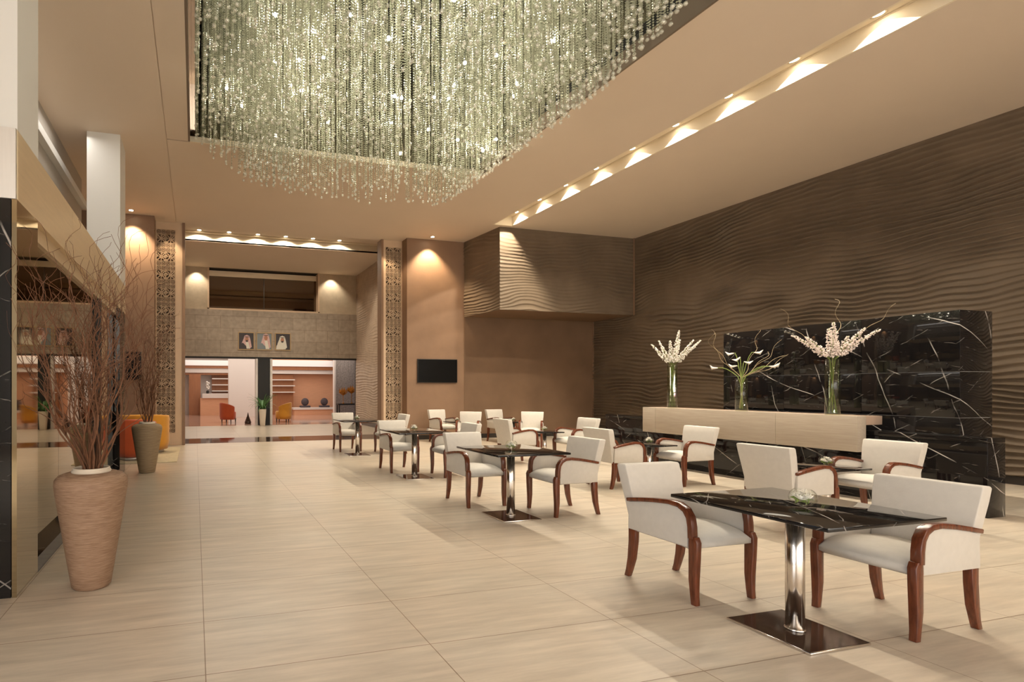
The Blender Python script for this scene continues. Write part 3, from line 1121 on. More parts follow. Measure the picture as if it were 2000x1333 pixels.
def bead_gn(points, name, mat, parent):
    """one object: every remaining strand, bead by bead, as instances on points"""
    me = bpy.data.meshes.new(name)
    me.from_pydata([(p[0] - o0.x, p[1] - o0.y, p[2] - o0.z) for p in points], [], [])
    at = me.attributes.new('len', 'FLOAT', 'POINT')
    at.data.foreach_set('value', [CT - 0.03 - p[2] for p in points])
    me.materials.append(mat)
    me.materials.append(M['crystal_end'])
    o = bpy.data.objects.new(name, me)
    COL.objects.link(o)
    o.parent = parent
    ng = bpy.data.node_groups.new(name, 'GeometryNodeTree')
    ng.interface.new_socket('Geometry', in_out='INPUT', socket_type='NodeSocketGeometry')
    ng.interface.new_socket('Geometry', in_out='OUTPUT', socket_type='NodeSocketGeometry')
    N = ng.nodes
    gi = N.new('NodeGroupInput')
    go = N.new('NodeGroupOutput')
    # unit strand (length 2.4 upward) made of beads
    ml = N.new('GeometryNodeMeshLine')
    ml.inputs['Count'].default_value = 84
    ml.inputs['Start Location'].default_value = (0, 0, 0.05)
    ml.inputs['Offset'].default_value = (0, 0, 0.0285)
    ico = N.new('GeometryNodeMeshIcoSphere')
    ico.inputs['Radius'].default_value = 0.0094
    ico.inputs['Subdivisions'].default_value = 1
    i1 = N.new('GeometryNodeInstanceOnPoints')
    ng.links.new(ml.outputs[0], i1.inputs['Points'])
    ng.links.new(ico.outputs[0], i1.inputs['Instance'])
    rz = N.new('GeometryNodeRealizeInstances')
    ng.links.new(i1.outputs[0], rz.inputs[0])
    bl = N.new('GeometryNodeMeshUVSphere')
    bl.inputs['Segments'].default_value = 8
    bl.inputs['Rings'].default_value = 6
    bl.inputs['Radius'].default_value = 0.021
    sm0 = N.new('GeometryNodeSetShadeSmooth')
    ng.links.new(bl.outputs[0], sm0.inputs[0])
    jg = N.new('GeometryNodeJoinGeometry')
    sm = N.new('GeometryNodeSetMaterial')
    sm.inputs['Material'].default_value = mat
    ng.links.new(rz.outputs[0], sm.inputs['Geometry'])
    smb = N.new('GeometryNodeSetMaterial')
    smb.inputs['Material'].default_value = M['crystal_end']
    ng.links.new(sm0.outputs[0], smb.inputs['Geometry'])
    ng.links.new(sm.outputs[0], jg.inputs[0])
    ng.links.new(smb.outputs[0], jg.inputs[0])
    i2 = N.new('GeometryNodeInstanceOnPoints')
    ng.links.new(gi.outputs[0], i2.inputs['Points'])
    ng.links.new(jg.outputs[0], i2.inputs['Instance'])
    na = N.new('GeometryNodeInputNamedAttribute')
    na.data_type = 'FLOAT'
    na.inputs['Name'].default_value = 'len'
    dv = N.new('ShaderNodeMath')
    dv.operation = 'DIVIDE'
    dv.inputs[1].default_value = 2.45
    cx = N.new('ShaderNodeCombineXYZ')
    cx.inputs[0].default_value = 1
    cx.inputs[1].default_value = 1
    ng.links.new(na.outputs['Attribute'], dv.inputs[0])
    ng.links.new(dv.outputs[0], cx.inputs[2])
    ng.links.new(cx.outputs[0], i2.inputs['Scale'])
    ng.links.new(i2.outputs[0], go.inputs[0])
    md = o.modifiers.new('beads', 'NODES')
    md.node_group = ng
    return o


st = bead_gn(rest, 'crystal_strands', M['crystal'], chan)
st['kind'] = 'stuff'
# larger crystal balls threaded on the strands
mb = MB()
for p in random.sample(pts, min(620, len(pts))):
    z = random.uniform(p[2] + 0.15, min(p[2] + 1.3, CT - 0.2))
    mb.sphere((p[0] - o0.x, p[1] - o0.y, z - o0.z), random.choice((0.018, 0.024, 0.03)), 8, 6)
bb = mb.build('crystal_balls', M['crystal_ball'], chan)
bb['kind'] = 'stuff'
for x in (0.9, 2.5, 4.1):
    for y in (4.6, 6.2, 7.8):
        spot('coffer_fill', (x, y, CT - 0.06), (x, y, 0), 70, (1.0, 0.93, 0.80), 120, 0.8, 0.15)  # unseen fill added at the coffer top to light the strands evenly
# bulbs
bulbs = []
tries = 0
while len(bulbs) < 46 and tries < 5000:
    tries += 1
    p = (random.uniform(0.3, 4.7), random.uniform(4.4, 8.3), random.uniform(5.1, 6.5))
    if p[2] < zbot(p[0], p[1]) + 0.25:
        continue
    if all((Vector(p) - Vector(q)).length > 0.42 for q in bulbs):
        bulbs.append(p)
for i, p in enumerate(bulbs):
    MB().sphere((p[0] - o0.x, p[1] - o0.y, p[2] - o0.z), 0.022, 10, 8).build('bulb', M['bulb'], chan)
    l = bpy.data.lights.new('chandelier_glow', 'POINT')
    l.energy = 6
    l.color = (1.0, 0.90, 0.70)
    l.shadow_soft_size = 0.03
    lo = bpy.data.objects.new('chandelier_glow', l)
    COL.objects.link(lo)
    lo.location = (p[0], p[1] - 0.03, p[2])


# ------------------------------------------------------------------ chairs
def make_chair():
    """armchair facing -y; origin on the floor in the middle of the legs"""
    t = empty('armchair')
    # seat: rounded cushion box
    secs = []
    ny = 9
    prof_top = [0.415, 0.447, 0.460, 0.466, 0.466, 0.462, 0.455, 0.450, 0.447]
    for i in range(ny):
        yy = -0.285 + 0.50 * i / (ny - 1)
        zt = prof_top[i]
        zb = 0.352 if i > 0 else 0.372
        if i == 1:
            zb = 0.345
        w = 0.226
        secs.append([(-w, yy, zb), (w, yy, zb), (w, yy, zt - 0.02), (w - 0.03, yy, zt - 0.003), (0.10, yy, zt + 0.006), (-0.10, yy, zt + 0.006),
                     (-w + 0.03, yy, zt - 0.003), (-w, yy, zt - 0.02)])
    MB().sweep(None, secs, smooth=True).build('seat', M['fabric'], t, bevel=0.0)
    # backrest: raked slab, slightly wider at the top
    secs = []
    for k, (z, yf, yb, w) in enumerate(((0.355, 0.205, 0.275, 0.222), (0.45, 0.20, 0.28, 0.225), (0.60, 0.225, 0.31, 0.238), (0.74, 0.255, 0.343, 0.249),
                                        (0.815, 0.275, 0.36, 0.252), (0.828, 0.283, 0.355, 0.248))):
        secs.append([(-w, yf, z), (w, yf, z), (w, yb, z), (-w, yb, z)])
    MB().sweep(None, secs).build('backrest', M['fabric'], t, bevel=0.014, seg=3)
    for s in (-1, 1):
        # upholstered side panel
        poly = [(-0.228, 0.362), (-0.228, 0.54), (-0.215, 0.585), (-0.18, 0.610), (-0.13, 0.618), (0.0, 0.607), (0.14, 0.585), (0.25, 0.560), (0.255, 0.362)]
        x0, x1 = sorted((s * 0.226, s * 0.252))
        MB().prism(poly, 'x', x0, x1).build('side_panel', M['fabric'], t, bevel=0.006)
        # wooden arm that bends down into the front leg
        path = [(0.262, 0.578, 0.016), (0.16, 0.598, 0.017), (0.03, 0.620, 0.018), (-0.09, 0.634, 0.019), (-0.165, 0.630, 0.021), (-0.215, 0.605, 0.023),
                (-0.245, 0.560, 0.023), (-0.255, 0.50, 0.022), (-0.258, 0.425, 0.022)]
        secs = []
        for i, (yy, zz, h) in enumerate(path):
            a = path[max(i - 1, 0)]
            b = path[min(i + 1, len(path) - 1)]
            tx, tz = b[0] - a[0], b[1] - a[1]
            ln = math.hypot(tx, tz)
            nx, nz = -tz / ln, tx / ln
            xw = 0.024
            xc = s * 0.238
            secs.append([(xc - xw, yy + nx * h, zz + nz * h), (xc + xw, yy + nx * h, zz + nz * h), (xc + xw, yy - nx * h * 0.6, zz - nz * h * 0.6),
                         (xc - xw, yy - nx * h * 0.6, zz - nz * h * 0.6)])
        MB().sweep(None, secs, smooth=True).build('armrest', M['wood'], t, bevel=0.004)
        # legs
        for kind in (0, 1):
            secs = []
            if kind == 0:
                pr = [(0.440, -0.262, 0.021), (0.405, -0.268, 0.030), (0.30, -0.266, 0.028), (0.16, -0.262, 0.024), (0.06, -0.266, 0.020), (0.0, -0.272, 0.018)]
            else:
                pr = [(0.375, 0.230, 0.030), (0.27, 0.232, 0.028), (0.14, 0.246, 0.024), (0.05, 0.268, 0.020), (0.0, 0.284, 0.018)]
            for z, yy, h in pr:
                xc = s * (0.236 if kind == 0 else 0.222)
                w = 0.021 if z > 0.1 else 0.018
                secs.append([(xc - w, yy - h, z), (xc + w, yy - h, z), (xc + w, yy + h, z), (xc - w, yy + h, z)])
            MB().sweep(None, secs).build('leg', M['wood'], t, bevel=0.004)
    return t


proto = make_chair()
used = []


def chair(x, y, facing_deg, label, group):
    """x, y = middle of the legs; facing_deg = heading of the chair front, 0 = +x, counter-clockwise"""
    if used:
        t = copy_tree(proto)
    else:
        t = proto
        used.append(1)
    t.location = (x, y, 0)
    t.rotation_euler = (0, 0, math.radians(facing_deg + 90))
    tag(t, label, 'armchair', group)


G = 'cream armchairs with mahogany arms'
chair(3.345, 2.92, -90, 'cream armchair nearest the camera on the left of the front marble table', G)
chair(4.11, 2.20, 180, 'cream armchair at the right edge of the front marble table, largest in view', G)
chair(3.31, 5.74, -90, 'cream armchair on the left of the second marble table in the front row', G)
chair(4.03, 5.06, 180, 'cream armchair on the right of the second marble table in the front row', G)
chair(3.34, 8.30, -89, 'cream armchair on the left of the third marble table in the front row', G)
chair(4.02, 7.62, 180, 'cream armchair on the right of the third marble table, mostly hidden behind another chair', G)
chair(3.28, 11.22, -88, 'cream armchair farthest left, beside the last table of the front row', G)
chair(4.08, 10.60, 178, 'cream armchair right of the last front-row table, its back seen above another chair', G)
chair(5.79, 3.92, 0, 'cream armchair seen from behind between the front table and the tan counter', G)
chair(6.98, 3.90, 180, 'cream armchair in front of the black marble bench at the right', G)
chair(5.83, 6.20, 0, 'cream armchair seen from behind, left of the low table under the tan counter end', G)
chair(6.95, 6.10, 180, 'cream armchair just in front of the tan counter, facing left', G)
chair(5.78, 8.50, 0, 'cream armchair seen from behind with its arm crossing in front of a low table', G)
chair(6.92, 8.35, 180, 'cream armchair facing left near the far end of the black marble bench', G)
chair(6.16, 12.25, -82, 'cream armchair below the television, leftmost at the back wall', G)
chair(6.20, 11.02, 232, 'cream armchair right of the small table below the television', G)
chair(7.66, 11.95, -84, 'cream armchair at the shaded alcove wall, left of the farthest flower bowl', G)
chair(7.60, 10.62, 230, 'cream armchair facing the camera right of the farthest flower bowl', G)


# ------------------------------------------------------------------ tables
def make_table(name, w, h, base, r, hb=0.012):
    t = empty(name)
    MB().box((-w / 2, -w / 2, h - 0.02), (w / 2, w / 2, h)).build('tabletop', M['marble_top'], t, bevel=0.003)
    MB().lathe([(r, 0.012), (r, h - 0.02)], 32).build('pole', M['chrome'], t)
    b = MB().box((-base / 2, -base / 2, 0.0), (base / 2, base / 2, hb)).build('base_plate', M['chrome'], t, bevel=0.003)
    MB().box((-base / 2 + 0.008, -base / 2 + 0.008, hb), (base / 2 - 0.008, base / 2 - 0.008, hb + 0.002)).build('base_inlay', M['granite'], t)
    MB().lathe([(r * 1.12, 0.013), (r * 1.12, 0.022), (r, 0.024)], 32).build('collar', M['chrome'], t)
    return t


tt = make_table('marble_table', 0.85, 0.73, 0.45, 0.044)
lt_ = make_table('low_marble_table', 0.50, 0.57, 0.34, 0.035)
TAB = [(3.33, 2.22, 0.73, 'square black marble table in the foreground on a chrome pole'),
       (3.32, 5.00, 0.73, 'square black marble table, second in the front row'),
       (3.32, 7.58, 0.73, 'square black marble table, third in the front row'),
       (3.28, 10.42, 0.73, 'square black marble table, farthest left in the front row'),
       (6.48, 4.02, 0.57, 'small low marble table between the two chairs nearest the marble bench'),
       (6.50, 6.28, 0.57, 'small low marble table in front of the left half of the tan counter'),
       (6.46, 8.62, 0.57, 'small low marble table near the far end of the marble bench'),
       (6.22, 11.62, 0.57, 'small low marble table below the television'),
       (7.58, 11.30, 0.57, 'small low marble table in front of the shaded alcove wall')]
first = {}
for x, y, h, lab in TAB:
    p = tt if h > 0.6 else lt_
    t = copy_tree(p) if h in first else p
    first[h] = 1
    t.location = (x, y, 0)
    tag(t, lab, 'table', 'black marble tables on chrome poles' if h > 0.6 else 'small low marble tables')

# glass bowls with white blossoms
bowl0 = empty('glass_bowl')
outer = []
for j in range(13):
    a = -PI / 2 + (PI * 0.80) * j / 12
    outer.append((max(0.064 * math.cos(a), 1e-4), 0.056 + 0.056 * math.sin(a)))
inner = [(max(r - 0.003, 1e-4), 0.002 + 0.056 + (z - 0.056) * 0.955) for r, z in reversed(outer)]
MB().lathe(outer + inner, 28, cap=False).build('bowl', M['glass'], bowl0)


def blossom_mesh(seed, r=0.031):
    rr = random.Random(seed)
    mb = MB()
    for ring, (n, tilt, ln) in enumerate(((6, 0.35, 1.0), (6, 0.8, 0.95), (5, 1.2, 0.8))):
        for k in range(n):
            a = 2 * PI * k / n + ring * 0.5 + rr.uniform(-.1, .1)
            d = Vector((math.cos(a) * math.cos(tilt), math.sin(a) * math.cos(tilt), math.sin(tilt)))
            s_ = Vector((-math.sin(a), math.cos(a), 0))
            up = d.cross(s_)
            L_ = r * ln
            P = [Vector((0, 0, 0)), d * L_ * 0.5 + s_ * L_ * 0.32, d * L_ - up * L_ * 0.05, d * L_ * 0.5 - s_ * L_ * 0.32]
            Q = [p - up * 0.002 for p in P]
            mb.add(P + Q, [(0, 1, 2, 3), (7, 6, 5, 4), (0, 4, 5, 1), (1, 5, 6, 2), (2, 6, 7, 3), (3, 7, 4, 0)])
    return mb


blo = empty('white_blossom')
blossom_mesh(1).build('petals', M['petal'], blo)
mb = MB()
mb.tube([(0, 0, -0.004), (0.006, 0, -0.02), (0.01, 0.004, -0.032)], 0.0035, 5)
for k in range(3):
    a = k * 2.1
    mb.add([(0, 0, -0.01), (0.02 * math.cos(a), 0.02 * math.sin(a), -0.004), (0.036 * math.cos(a + .3), 0.036 * math.sin(a + .3), -0.012), (0.018 * math.cos(a + .5), 0.018 * math.sin(a + .5), -0.016)], [(0, 1, 2, 3)])
mb.build('sepals', M['stem'], blo)
fb = 0
where = ['the front marble table', 'the second front-row table', 'the third front-row table', 'the farthest front-row table',
         'the low table nearest the marble bench', 'the low table before the tan counter', 'the low table near the far bench end',
         'the low table below the television', 'the low table at the alcove wall']
fblo = 0
for i, (x, y, h, lab) in enumerate(TAB):
    t = copy_tree(bowl0) if i else bowl0
    ox, oy = (-0.03, -0.06) if h > 0.6 else (0.0, 0.0)
    t.location = (x + ox, y + oy, h)
    tag(t, 'round clear glass flower bowl on ' + where[i], 'bowl', 'glass flower bowls')
    for k in range(5):
        q = copy_tree(blo) if fblo else blo
        fblo = 1
        a = k * 2 * PI / 4
        rr_ = 0.026 if k < 4 else 0
        q.location = (x + ox + rr_ * math.cos(a), y + oy + rr_ * math.sin(a), h + (0.048 if k < 4 else 0.076) + 0.01 * (k % 2))
        q.rotation_euler = (random.uniform(-.4, .4), random.uniform(-.4, .4), random.uniform(0, 6))
        tag(q, 'white blossom floating in the glass bowl on ' + where[i], 'flower', 'white blossoms in glass bowls')

# ------------------------------------------------------------------ counter, bench, slab
t = empty('reception_counter', (7.95, 4.60, 0))
mb = MB()
for a, b in ((0, 0.95), (0.953, 2.95), (2.953, 3.22)):
    mb.box((0, a, 0.60), (0.15, b, 1.045))
mb.build('front_panel', M['veneer'], t, bevel=0.002)
MB().box((0.15, 0, 0.935), (0.44, 3.22, 1.045)).build('worktop', M['veneer_dk'], t, bevel=0.002)
tag(t, 'long floating tan wood counter carrying three flower vases', 'counter')
for yy in (5.0, 6.2, 7.4):
    pass
bench = empty('marble_bench', (8.2, 3.61, 0))
MB().box((0, 0, 0.0), (0.30, 5.38, 0.80)).build('body', M['marble'], bench, bevel=0.002)
MB().box((-0.004, 0, 0.805), (0.30, 5.38, 0.86)).build('top_slab', M['marble'], bench, bevel=0.003)
tag(bench, 'long low black marble bench behind the tan counter', 'bench')
slab = empty('marble_slab', (8.5, 3.96, 0))
ysl = [0.0, 0.92, 1.86, 2.78]
for a, b in zip(ysl[:-1], ysl[1:]):
    for z0, z1 in ((0.0, 1.05), (1.054, 1.586), (1.590, 2.30)):
        MB().box((0.004, a + (0.002 if a else 0), z0), (0.024 if False else 0.58, b - (0.002 if b < 2.7 else 0), z1)).build('panel', M['marble'], slab, bevel=0.0015)
MB().box((0.02, 0.012, 0.01), (0.57, 2.77, 2.292)).build('joint_filler', M['lobby_white'], slab)
tag(slab, 'tall monolith of veined black marble panels behind the counter', 'wall slab')
# counter brackets onto the bench
mb = MB()
for yy in (0.5, 1.6, 2.7):
    mb.box((0.15, yy, 0.86), (0.44, yy + 0.04, 0.935))
mb.build('bracket', M['black'], t)


# vases
def tall_vase(x, y, h, r, label):
    t = empty('glass_vase', (x, y, 1.045))
    MB().lathe([(1e-4, 0.0), (r, 0.0), (r, h), (r - 0.004, h), (r - 0.004, 0.02), (1e-4, 0.02)], 32, cap=False).build('cylinder', M['vase_glass'], t)
    tag(t, label, 'vase', 'tall cylinder vases on the counter')
    return t


def spike(x, y, z0, ztop, vh, dirx, diry, ln, label, group, pink=False, bend=0.0, fat=0.050):
    """flower spike standing in a vase: stem from the vase foot, blossoms on the upper part"""
    t = empty('flower_spike', (x, y, z0))
    base = Vector((-dirx * 0.055, -diry * 0.055, 0.03))
    rim = Vector((dirx * 0.035, diry * 0.035, vh))
    d = Vector((dirx, diry, 1.0)).normalized()
    pts_ = [base, (base + rim) / 2 + Vector((random.uniform(-.01, .01), random.uniform(-.01, .01), 0)), rim]
    for k in range(1, 8):
        f = k / 7
        pts_.append(rim + d * ln * f + Vector((dirx, diry, 0)).normalized() * bend * f * f * ln - Vector((0, 0, 1)) * bend * 0.6 * f * f * ln)
    MB().tube(pts_, 0.0035, 5).build('stem', M['stem'], t)
    mb = MB()
    lf = MB()
    for k in range(int(ln / 0.006)):
        f = 0.12 + 0.88 * k / (ln / 0.006)
        q = 2 + f * 7
        i = min(int(q), len(pts_) - 2)
        p = Vector(pts_[i]).lerp(Vector(pts_[i + 1]), q - i)
        rad = fat * (1.12 - f) ** 0.7
        for _ in range(2):
            a = random.uniform(0, 2 * PI)
            c = p + Vector((math.cos(a), math.sin(a), random.uniform(-.3, .3))) * rad * random.uniform(.5, 1)
            s_ = random.uniform(0.007, 0.012) * (1.2 - 0.5 * f)
            mb.sphere(c, s_, 5, 3)
    for k in range(8):
        a = random.uniform(0, 6.28)
        p = rim + d * random.uniform(-0.02, 0.14)
        e = p + Vector((math.cos(a) * .05, math.sin(a) * .05, random.uniform(-.01, .05)))
        w_ = Vector((-math.sin(a), math.cos(a), 0)) * 0.009
        lf.add([p, (p + e) / 2 + w_, e, (p + e) / 2 - w_], [(0, 1, 2, 3)])
    mb.build('blossoms', M['petal_pink'] if pink else M['petal'], t)
    lf.build('leaves', M['stem'], t)
    tag(t, label, 'flower', group)
    return t


def view_dir(x, y, lateral, toward=0.0):
    """horizontal unit vector in the plane across the viewing direction of somebody standing in the hall"""
    v = Vector((x, y, 0)).normalized()
    s_ = Vector((v.y, -v.x, 0))
    q = s_ * lateral - v * toward
    return q.x, q.y


V1 = (8.10, 7.34, 0.76)
tall_vase(V1[0], V1[1], V1[2], 0.078, 'left cylinder vase on the counter with white flower spikes')
for k, (lat, ln, b) in enumerate(((-0.95, 0.62, 0.0), (-0.55, 0.62, 0), (-0.10, 0.55, 0), (0.20, 0.78, 0), (0.30, 0.60, 0.0), (0.85, 0.66, 0.0), (1.15, 0.72, 0.05))):
    dx, dy = view_dir(V1[0], V1[1], lat * 0.8, random.uniform(-.3, .3))
    spike(V1[0], V1[1], 1.045, 0, V1[2], dx, dy, ln * 0.78, 'white flower spike in the left counter vase, ' + ('leaning farthest left', 'second from the left', 'short one left of the centre', 'tallest, upright in the middle', 'right of the tallest one', 'leaning right, shorter', 'leaning farthest right')[k], 'spikes in the left vase')
V3 = (8.12, 4.97, 0.73)
tall_vase(V3[0], V3[1], V3[2], 0.078, 'right cylinder vase on the counter with blush flower spikes')
for k, (lat, ln, b) in enumerate(((-1.10, 0.62, 0.12), (-0.80, 0.50, 0.1), (-0.10, 0.52, 0), (0.03, 0.62, 0), (0.12, 0.50, 0), (0.85, 0.60, 0.05), (1.15, 0.66, 0.12), (0.60, 0.42, 0))):
    dx, dy = view_dir(V3[0], V3[1], lat * 0.75, random.uniform(-.25, .25))
    spike(V3[0], V3[1], 1.045, 0, V3[2], dx, dy, ln * 0.80, 'blush flower spike in the right counter vase, ' + ('leaning farthest left', 'inner one of the left pair', 'upright, left of the centre', 'tallest, upright in the middle', 'upright, right of the centre', 'inner one of the right pair', 'leaning farthest right', 'short one at the right')[k], 'spikes in the right vase', pink=True, bend=b, fat=0.066)
V2 = (8.10, 6.14, 0.50)
tall_vase(V2[0], V2[1], V2[2], 0.080, 'middle, shortest cylinder vase on the counter with calla lilies')


def curly(p0, d0, n, seg, wob, r0, rnd, curl=0.0, up=0.05):
    """a wandering twig as (points, radii)"""
    p = Vector(p0)
    d = Vector(d0).normalized()
    ps = [p.copy()]
    rs = [r0]
    ax = Vector((rnd.uniform(-1, 1), rnd.uniform(-1, 1), rnd.uniform(-1, 1))).normalized()
    ph = rnd.uniform(0, 6)
    for k in range(n):
        f = k / n
        ax2 = Vector((math.cos(ph + k * 0.9), math.sin(ph + k * 0.9), 0.3 * math.sin(k * 0.7 + ph))).normalized()
        d = (d + ax2 * wob * (0.5 + f) + Vector((0, 0, up)) + ax.cross(d) * curl * f).normalized()
        p = p + d * seg
        ps.append(p.copy())
        rs.append(max(r0 * (1 - 0.8 * (k + 1) / n), 0.0014))
    return ps, rs


for k, (lat, hgt, drop) in enumerate(((-0.30, 0.17, 0.0), (0.33, 0.20, 0.02), (0.36, 0.16, -0.02), (-0.06, 0.20, 0), (-0.02, 0.33, 0), (0.16, 0.40, 0), (-0.10, 0.40, 0), (0.04, 0.26, 0))):
    t = empty('calla_lily', (V2[0], V2[1], 1.045))
    dx, dy = view_dir(V2[0], V2[1], 1.0, random.uniform(-.15, .15))
    sgn = 1 if lat >= 0 else -1
    pts_ = []
    for j in range(9):
        f = j / 8
        if f < 0.45:
            g = f / 0.45
            pts_.append(Vector((dx * lat * 0.12 * (g - 0.5), dy * lat * 0.12 * (g - 0.5), 0.03 + 0.47 * g)))
        else:
            g = (f - 0.45) / 0.55
            pts_.append(Vector((dx * lat * (0.06 + 0.94 * g), dy * lat * (0.06 + 0.94 * g), 0.50 + hgt * math.sin(g * PI / 2 * 1.15) - drop * g)))
    MB().tube(pts_, 0.005, 6).build('stem', M['stem'], t)
    d = (pts_[-1] - pts_[-2]).normalized()
    q = d.to_track_quat('Z', 'Y').to_matrix().to_4x4()
    mt = Matrix.Translation(pts_[-1]) @ q
    mb = MB()
    mb.lathe([(0.006, -0.01), (0.012, 0.02), (0.017, 0.045), (0.028, 0.068), (0.040, 0.078), (0.038, 0.079), (0.025, 0.066), (0.012, 0.045), (0.006, 0.02)], 12, cap=False)
    mb.v = [tuple(mt @ Vector((v[0], v[1] + (0.012 if v[2] > 0.06 else 0), v[2] + 0.35 * v[1]))) for v in mb.v]
    mb.build('flower', M['petal'], t)
    tag(t, 'white calla lily in the middle counter vase, ' + ('reaching far left', 'reaching far right, upper', 'reaching far right, lower', 'low one left of the centre', 'upright near the centre', 'tallest, leaning right', 'tallest, leaning left', 'low one right of the centre')[k], 'flower', 'calla lilies in the middle vase')
rb = random.Random(5)
for k in range(7):
    t = empty('willow_twig', (V2[0], V2[1], 1.045))
    lat = (-0.7, -0.4, 0.4, 0.8, 1.2, 1.5, 1.0)[k]
    dx, dy = view_dir(V2[0], V2[1], lat, rb.uniform(-.3, .3))
    ps, rs = curly((dx * -0.02, dy * -0.02, 0.04), (dx * 0.08, dy * 0.08, 1), 8, 0.06, 0.05, 0.0035, rb)
    ps2, rs2 = curly(ps[-1], (dx * 1.4, dy * 1.4, 0.9), 17, 0.055, 0.36, 0.0036, rb, 0.1, 0.01)
    MB().tube(ps + ps2[1:], [0.0035] * len(ps) + rs2[1:], 5).build('twig', M['branch_pale'], t)
    tag(t, 'thin curly twig in the middle counter vase', 'twig', 'curly twigs in the middle vase')
for k in range(3):
    t = empty('willow_twig', (V3[0], V3[1], 1.045))
    lat = (-0.9, 0.5, 0.9)[k]
    dx, dy = view_dir(V3[0], V3[1], lat, -0.3)
    ps, rs = curly((0, 0, 0.04), (dx * 0.05, dy * 0.05, 1), 11, 0.065, 0.04, 0.003, rb)
    ps2, rs2 = curly(ps[-1], (dx * 1.0, dy * 1.0, 1.2), 17, 0.055, 0.34, 0.0032, rb, 0.1, 0.02)
    MB().tube(ps + ps2[1:], [0.003] * len(ps) + rs2[1:], 5).build('twig', M['branch_pale'], t)
    tag(t, 'thin curly twig rising behind the blush flower spikes', 'twig', 'curly twigs in the right vase')


# ------------------------------------------------------------------ pots with willow branches
def big_pot(x, y, mat, label):
    t = empty('clay_pot', (x, y, 0))
    prof = [(1e-4, 0.0), (0.120, 0.0), (0.130, 0.012), (0.148, 0.12), (0.180, 0.32), (0.212, 0.52), (0.234, 0.66), (0.242, 0.725), (0.238, 0.758),
            (0.215, 0.785), (0.175, 0.800), (0.125, 0.806), (0.112, 0.806), (0.105, 0.75), (0.10, 0.60), (1e-4, 0.58)]
    MB().lathe(prof, 48, cap=False).build('body', mat, t)
    MB().lathe([(0.108, 0.800), (0.128, 0.803), (0.132, 0.812), (0.128, 0.820), (0.122, 0.823), (0.124, 0.830), (0.120, 0.838), (0.110, 0.838), (0.106, 0.825), (0.108, 0.800)], 40, cap=False).build('rim', M['rim'], t)
    tag(t, label, 'pot')
    return t


big_pot(-0.71, 4.02, M['pot'], 'tall tapered brown clay pot of curly branches in the left foreground')
big_pot(-0.77, 9.17, M['pot_olive'], 'tall tapered olive clay pot of branches in front of the orange chair')


def branches(x, y, n, height, seed, label, group, spread=0.42, r0=0.0065, bias=(0, 0)):
    rnd = random.Random(seed)
    for i in range(n):
        t = empty('willow_branch', (x, y, 0))
        a = 2 * PI * i / n + rnd.uniform(-.3, .3)
        rr = rnd.uniform(0.02, 0.085)
        tilt = rnd.uniform(0.06, spread)
        p0 = (rr * math.cos(a), rr * math.sin(a), 0.60)
        hh = height * rnd.uniform(0.62, 1.0)
        seg = 0.075
        nn = int(hh / seg)
        d0 = (math.cos(a) * tilt + bias[0], math.sin(a) * tilt + bias[1], 1)
        # stay inside the neck first
        neck = Vector((rr * 0.95 * math.cos(a), rr * 0.95 * math.sin(a), 0.84))
        ps, rs = curly(neck, d0, nn, seg, 0.25, r0, rnd, 0.08, 0.09)
        mb = MB()
        mb.tube([Vector(p0)] + ps, [r0] + rs, 6)
        for s_ in range(rnd.randint(5, 9)):
            k = rnd.randint(int(nn * 0.22), nn - 2)
            dd = (ps[k + 1] - ps[k]).normalized() + Vector((rnd.uniform(-.9, .9), rnd.uniform(-.9, .9), rnd.uniform(-.2, .5)))
            q, rq = curly(ps[k], dd, rnd.randint(6, 13), 0.058, 0.40, max(rs[k] * 0.6, 0.0024), rnd, 0.16, 0.03)
            mb.tube(q, rq, 5)
        # keep clear of the walls
        if x < -0.6:
            lim = -1.12 - x
            mb.v = [(max(v[0], lim + 0.15 * (v[0] - lim)) if v[0] < lim else v[0], v[1], v[2]) for v in mb.v]
            mb.v = [(max(v[0], lim), v[1], v[2]) if v[1] + y > 3.85 else v for v in mb.v]
        mb.build('twig', M['branch'], t)
        tag(t, label, 'branch', group)


branches(-0.71, 4.02, 34, 1.60, 3, 'curly brown willow branch standing in the foreground clay pot', 'branches in the foreground pot', 0.72, 0.0070, (0.05, -0.05))
branches(-0.77, 9.17, 18, 1.95, 8, 'curly brown willow branch standing in the olive clay pot', 'branches in the far pot', 0.40, 0.0085, (0.05, 0))


# ------------------------------------------------------------------ television, wall panel, portraits
t = empty('television', (6.38, 13.05, 1.54))
MB().box((-0.59, -0.045, 0), (0.59, -0.002, 0.64)).build('housing', M['black'], t, bevel=0.004)
MB().box((-0.575, -0.048, 0.015), (0.575, -0.044, 0.625)).build('screen', M['screen'], t)
tag(t, 'black flat television on the brown wall above the armchairs', 'television')
t = empty('wall_panel', (-1.38, 12.9, 1.58))
MB().box((-0.17, -0.04, 0), (0.17, 0, 0.66)).build('housing', M['black'], t, bevel=0.004)
MB().box((-0.155, -0.043, 0.015), (0.155, -0.039, 0.645)).build('screen', M['screen'], t)
tag(t, 'small black panel on the wall behind the branches of the far pot', 'panel')


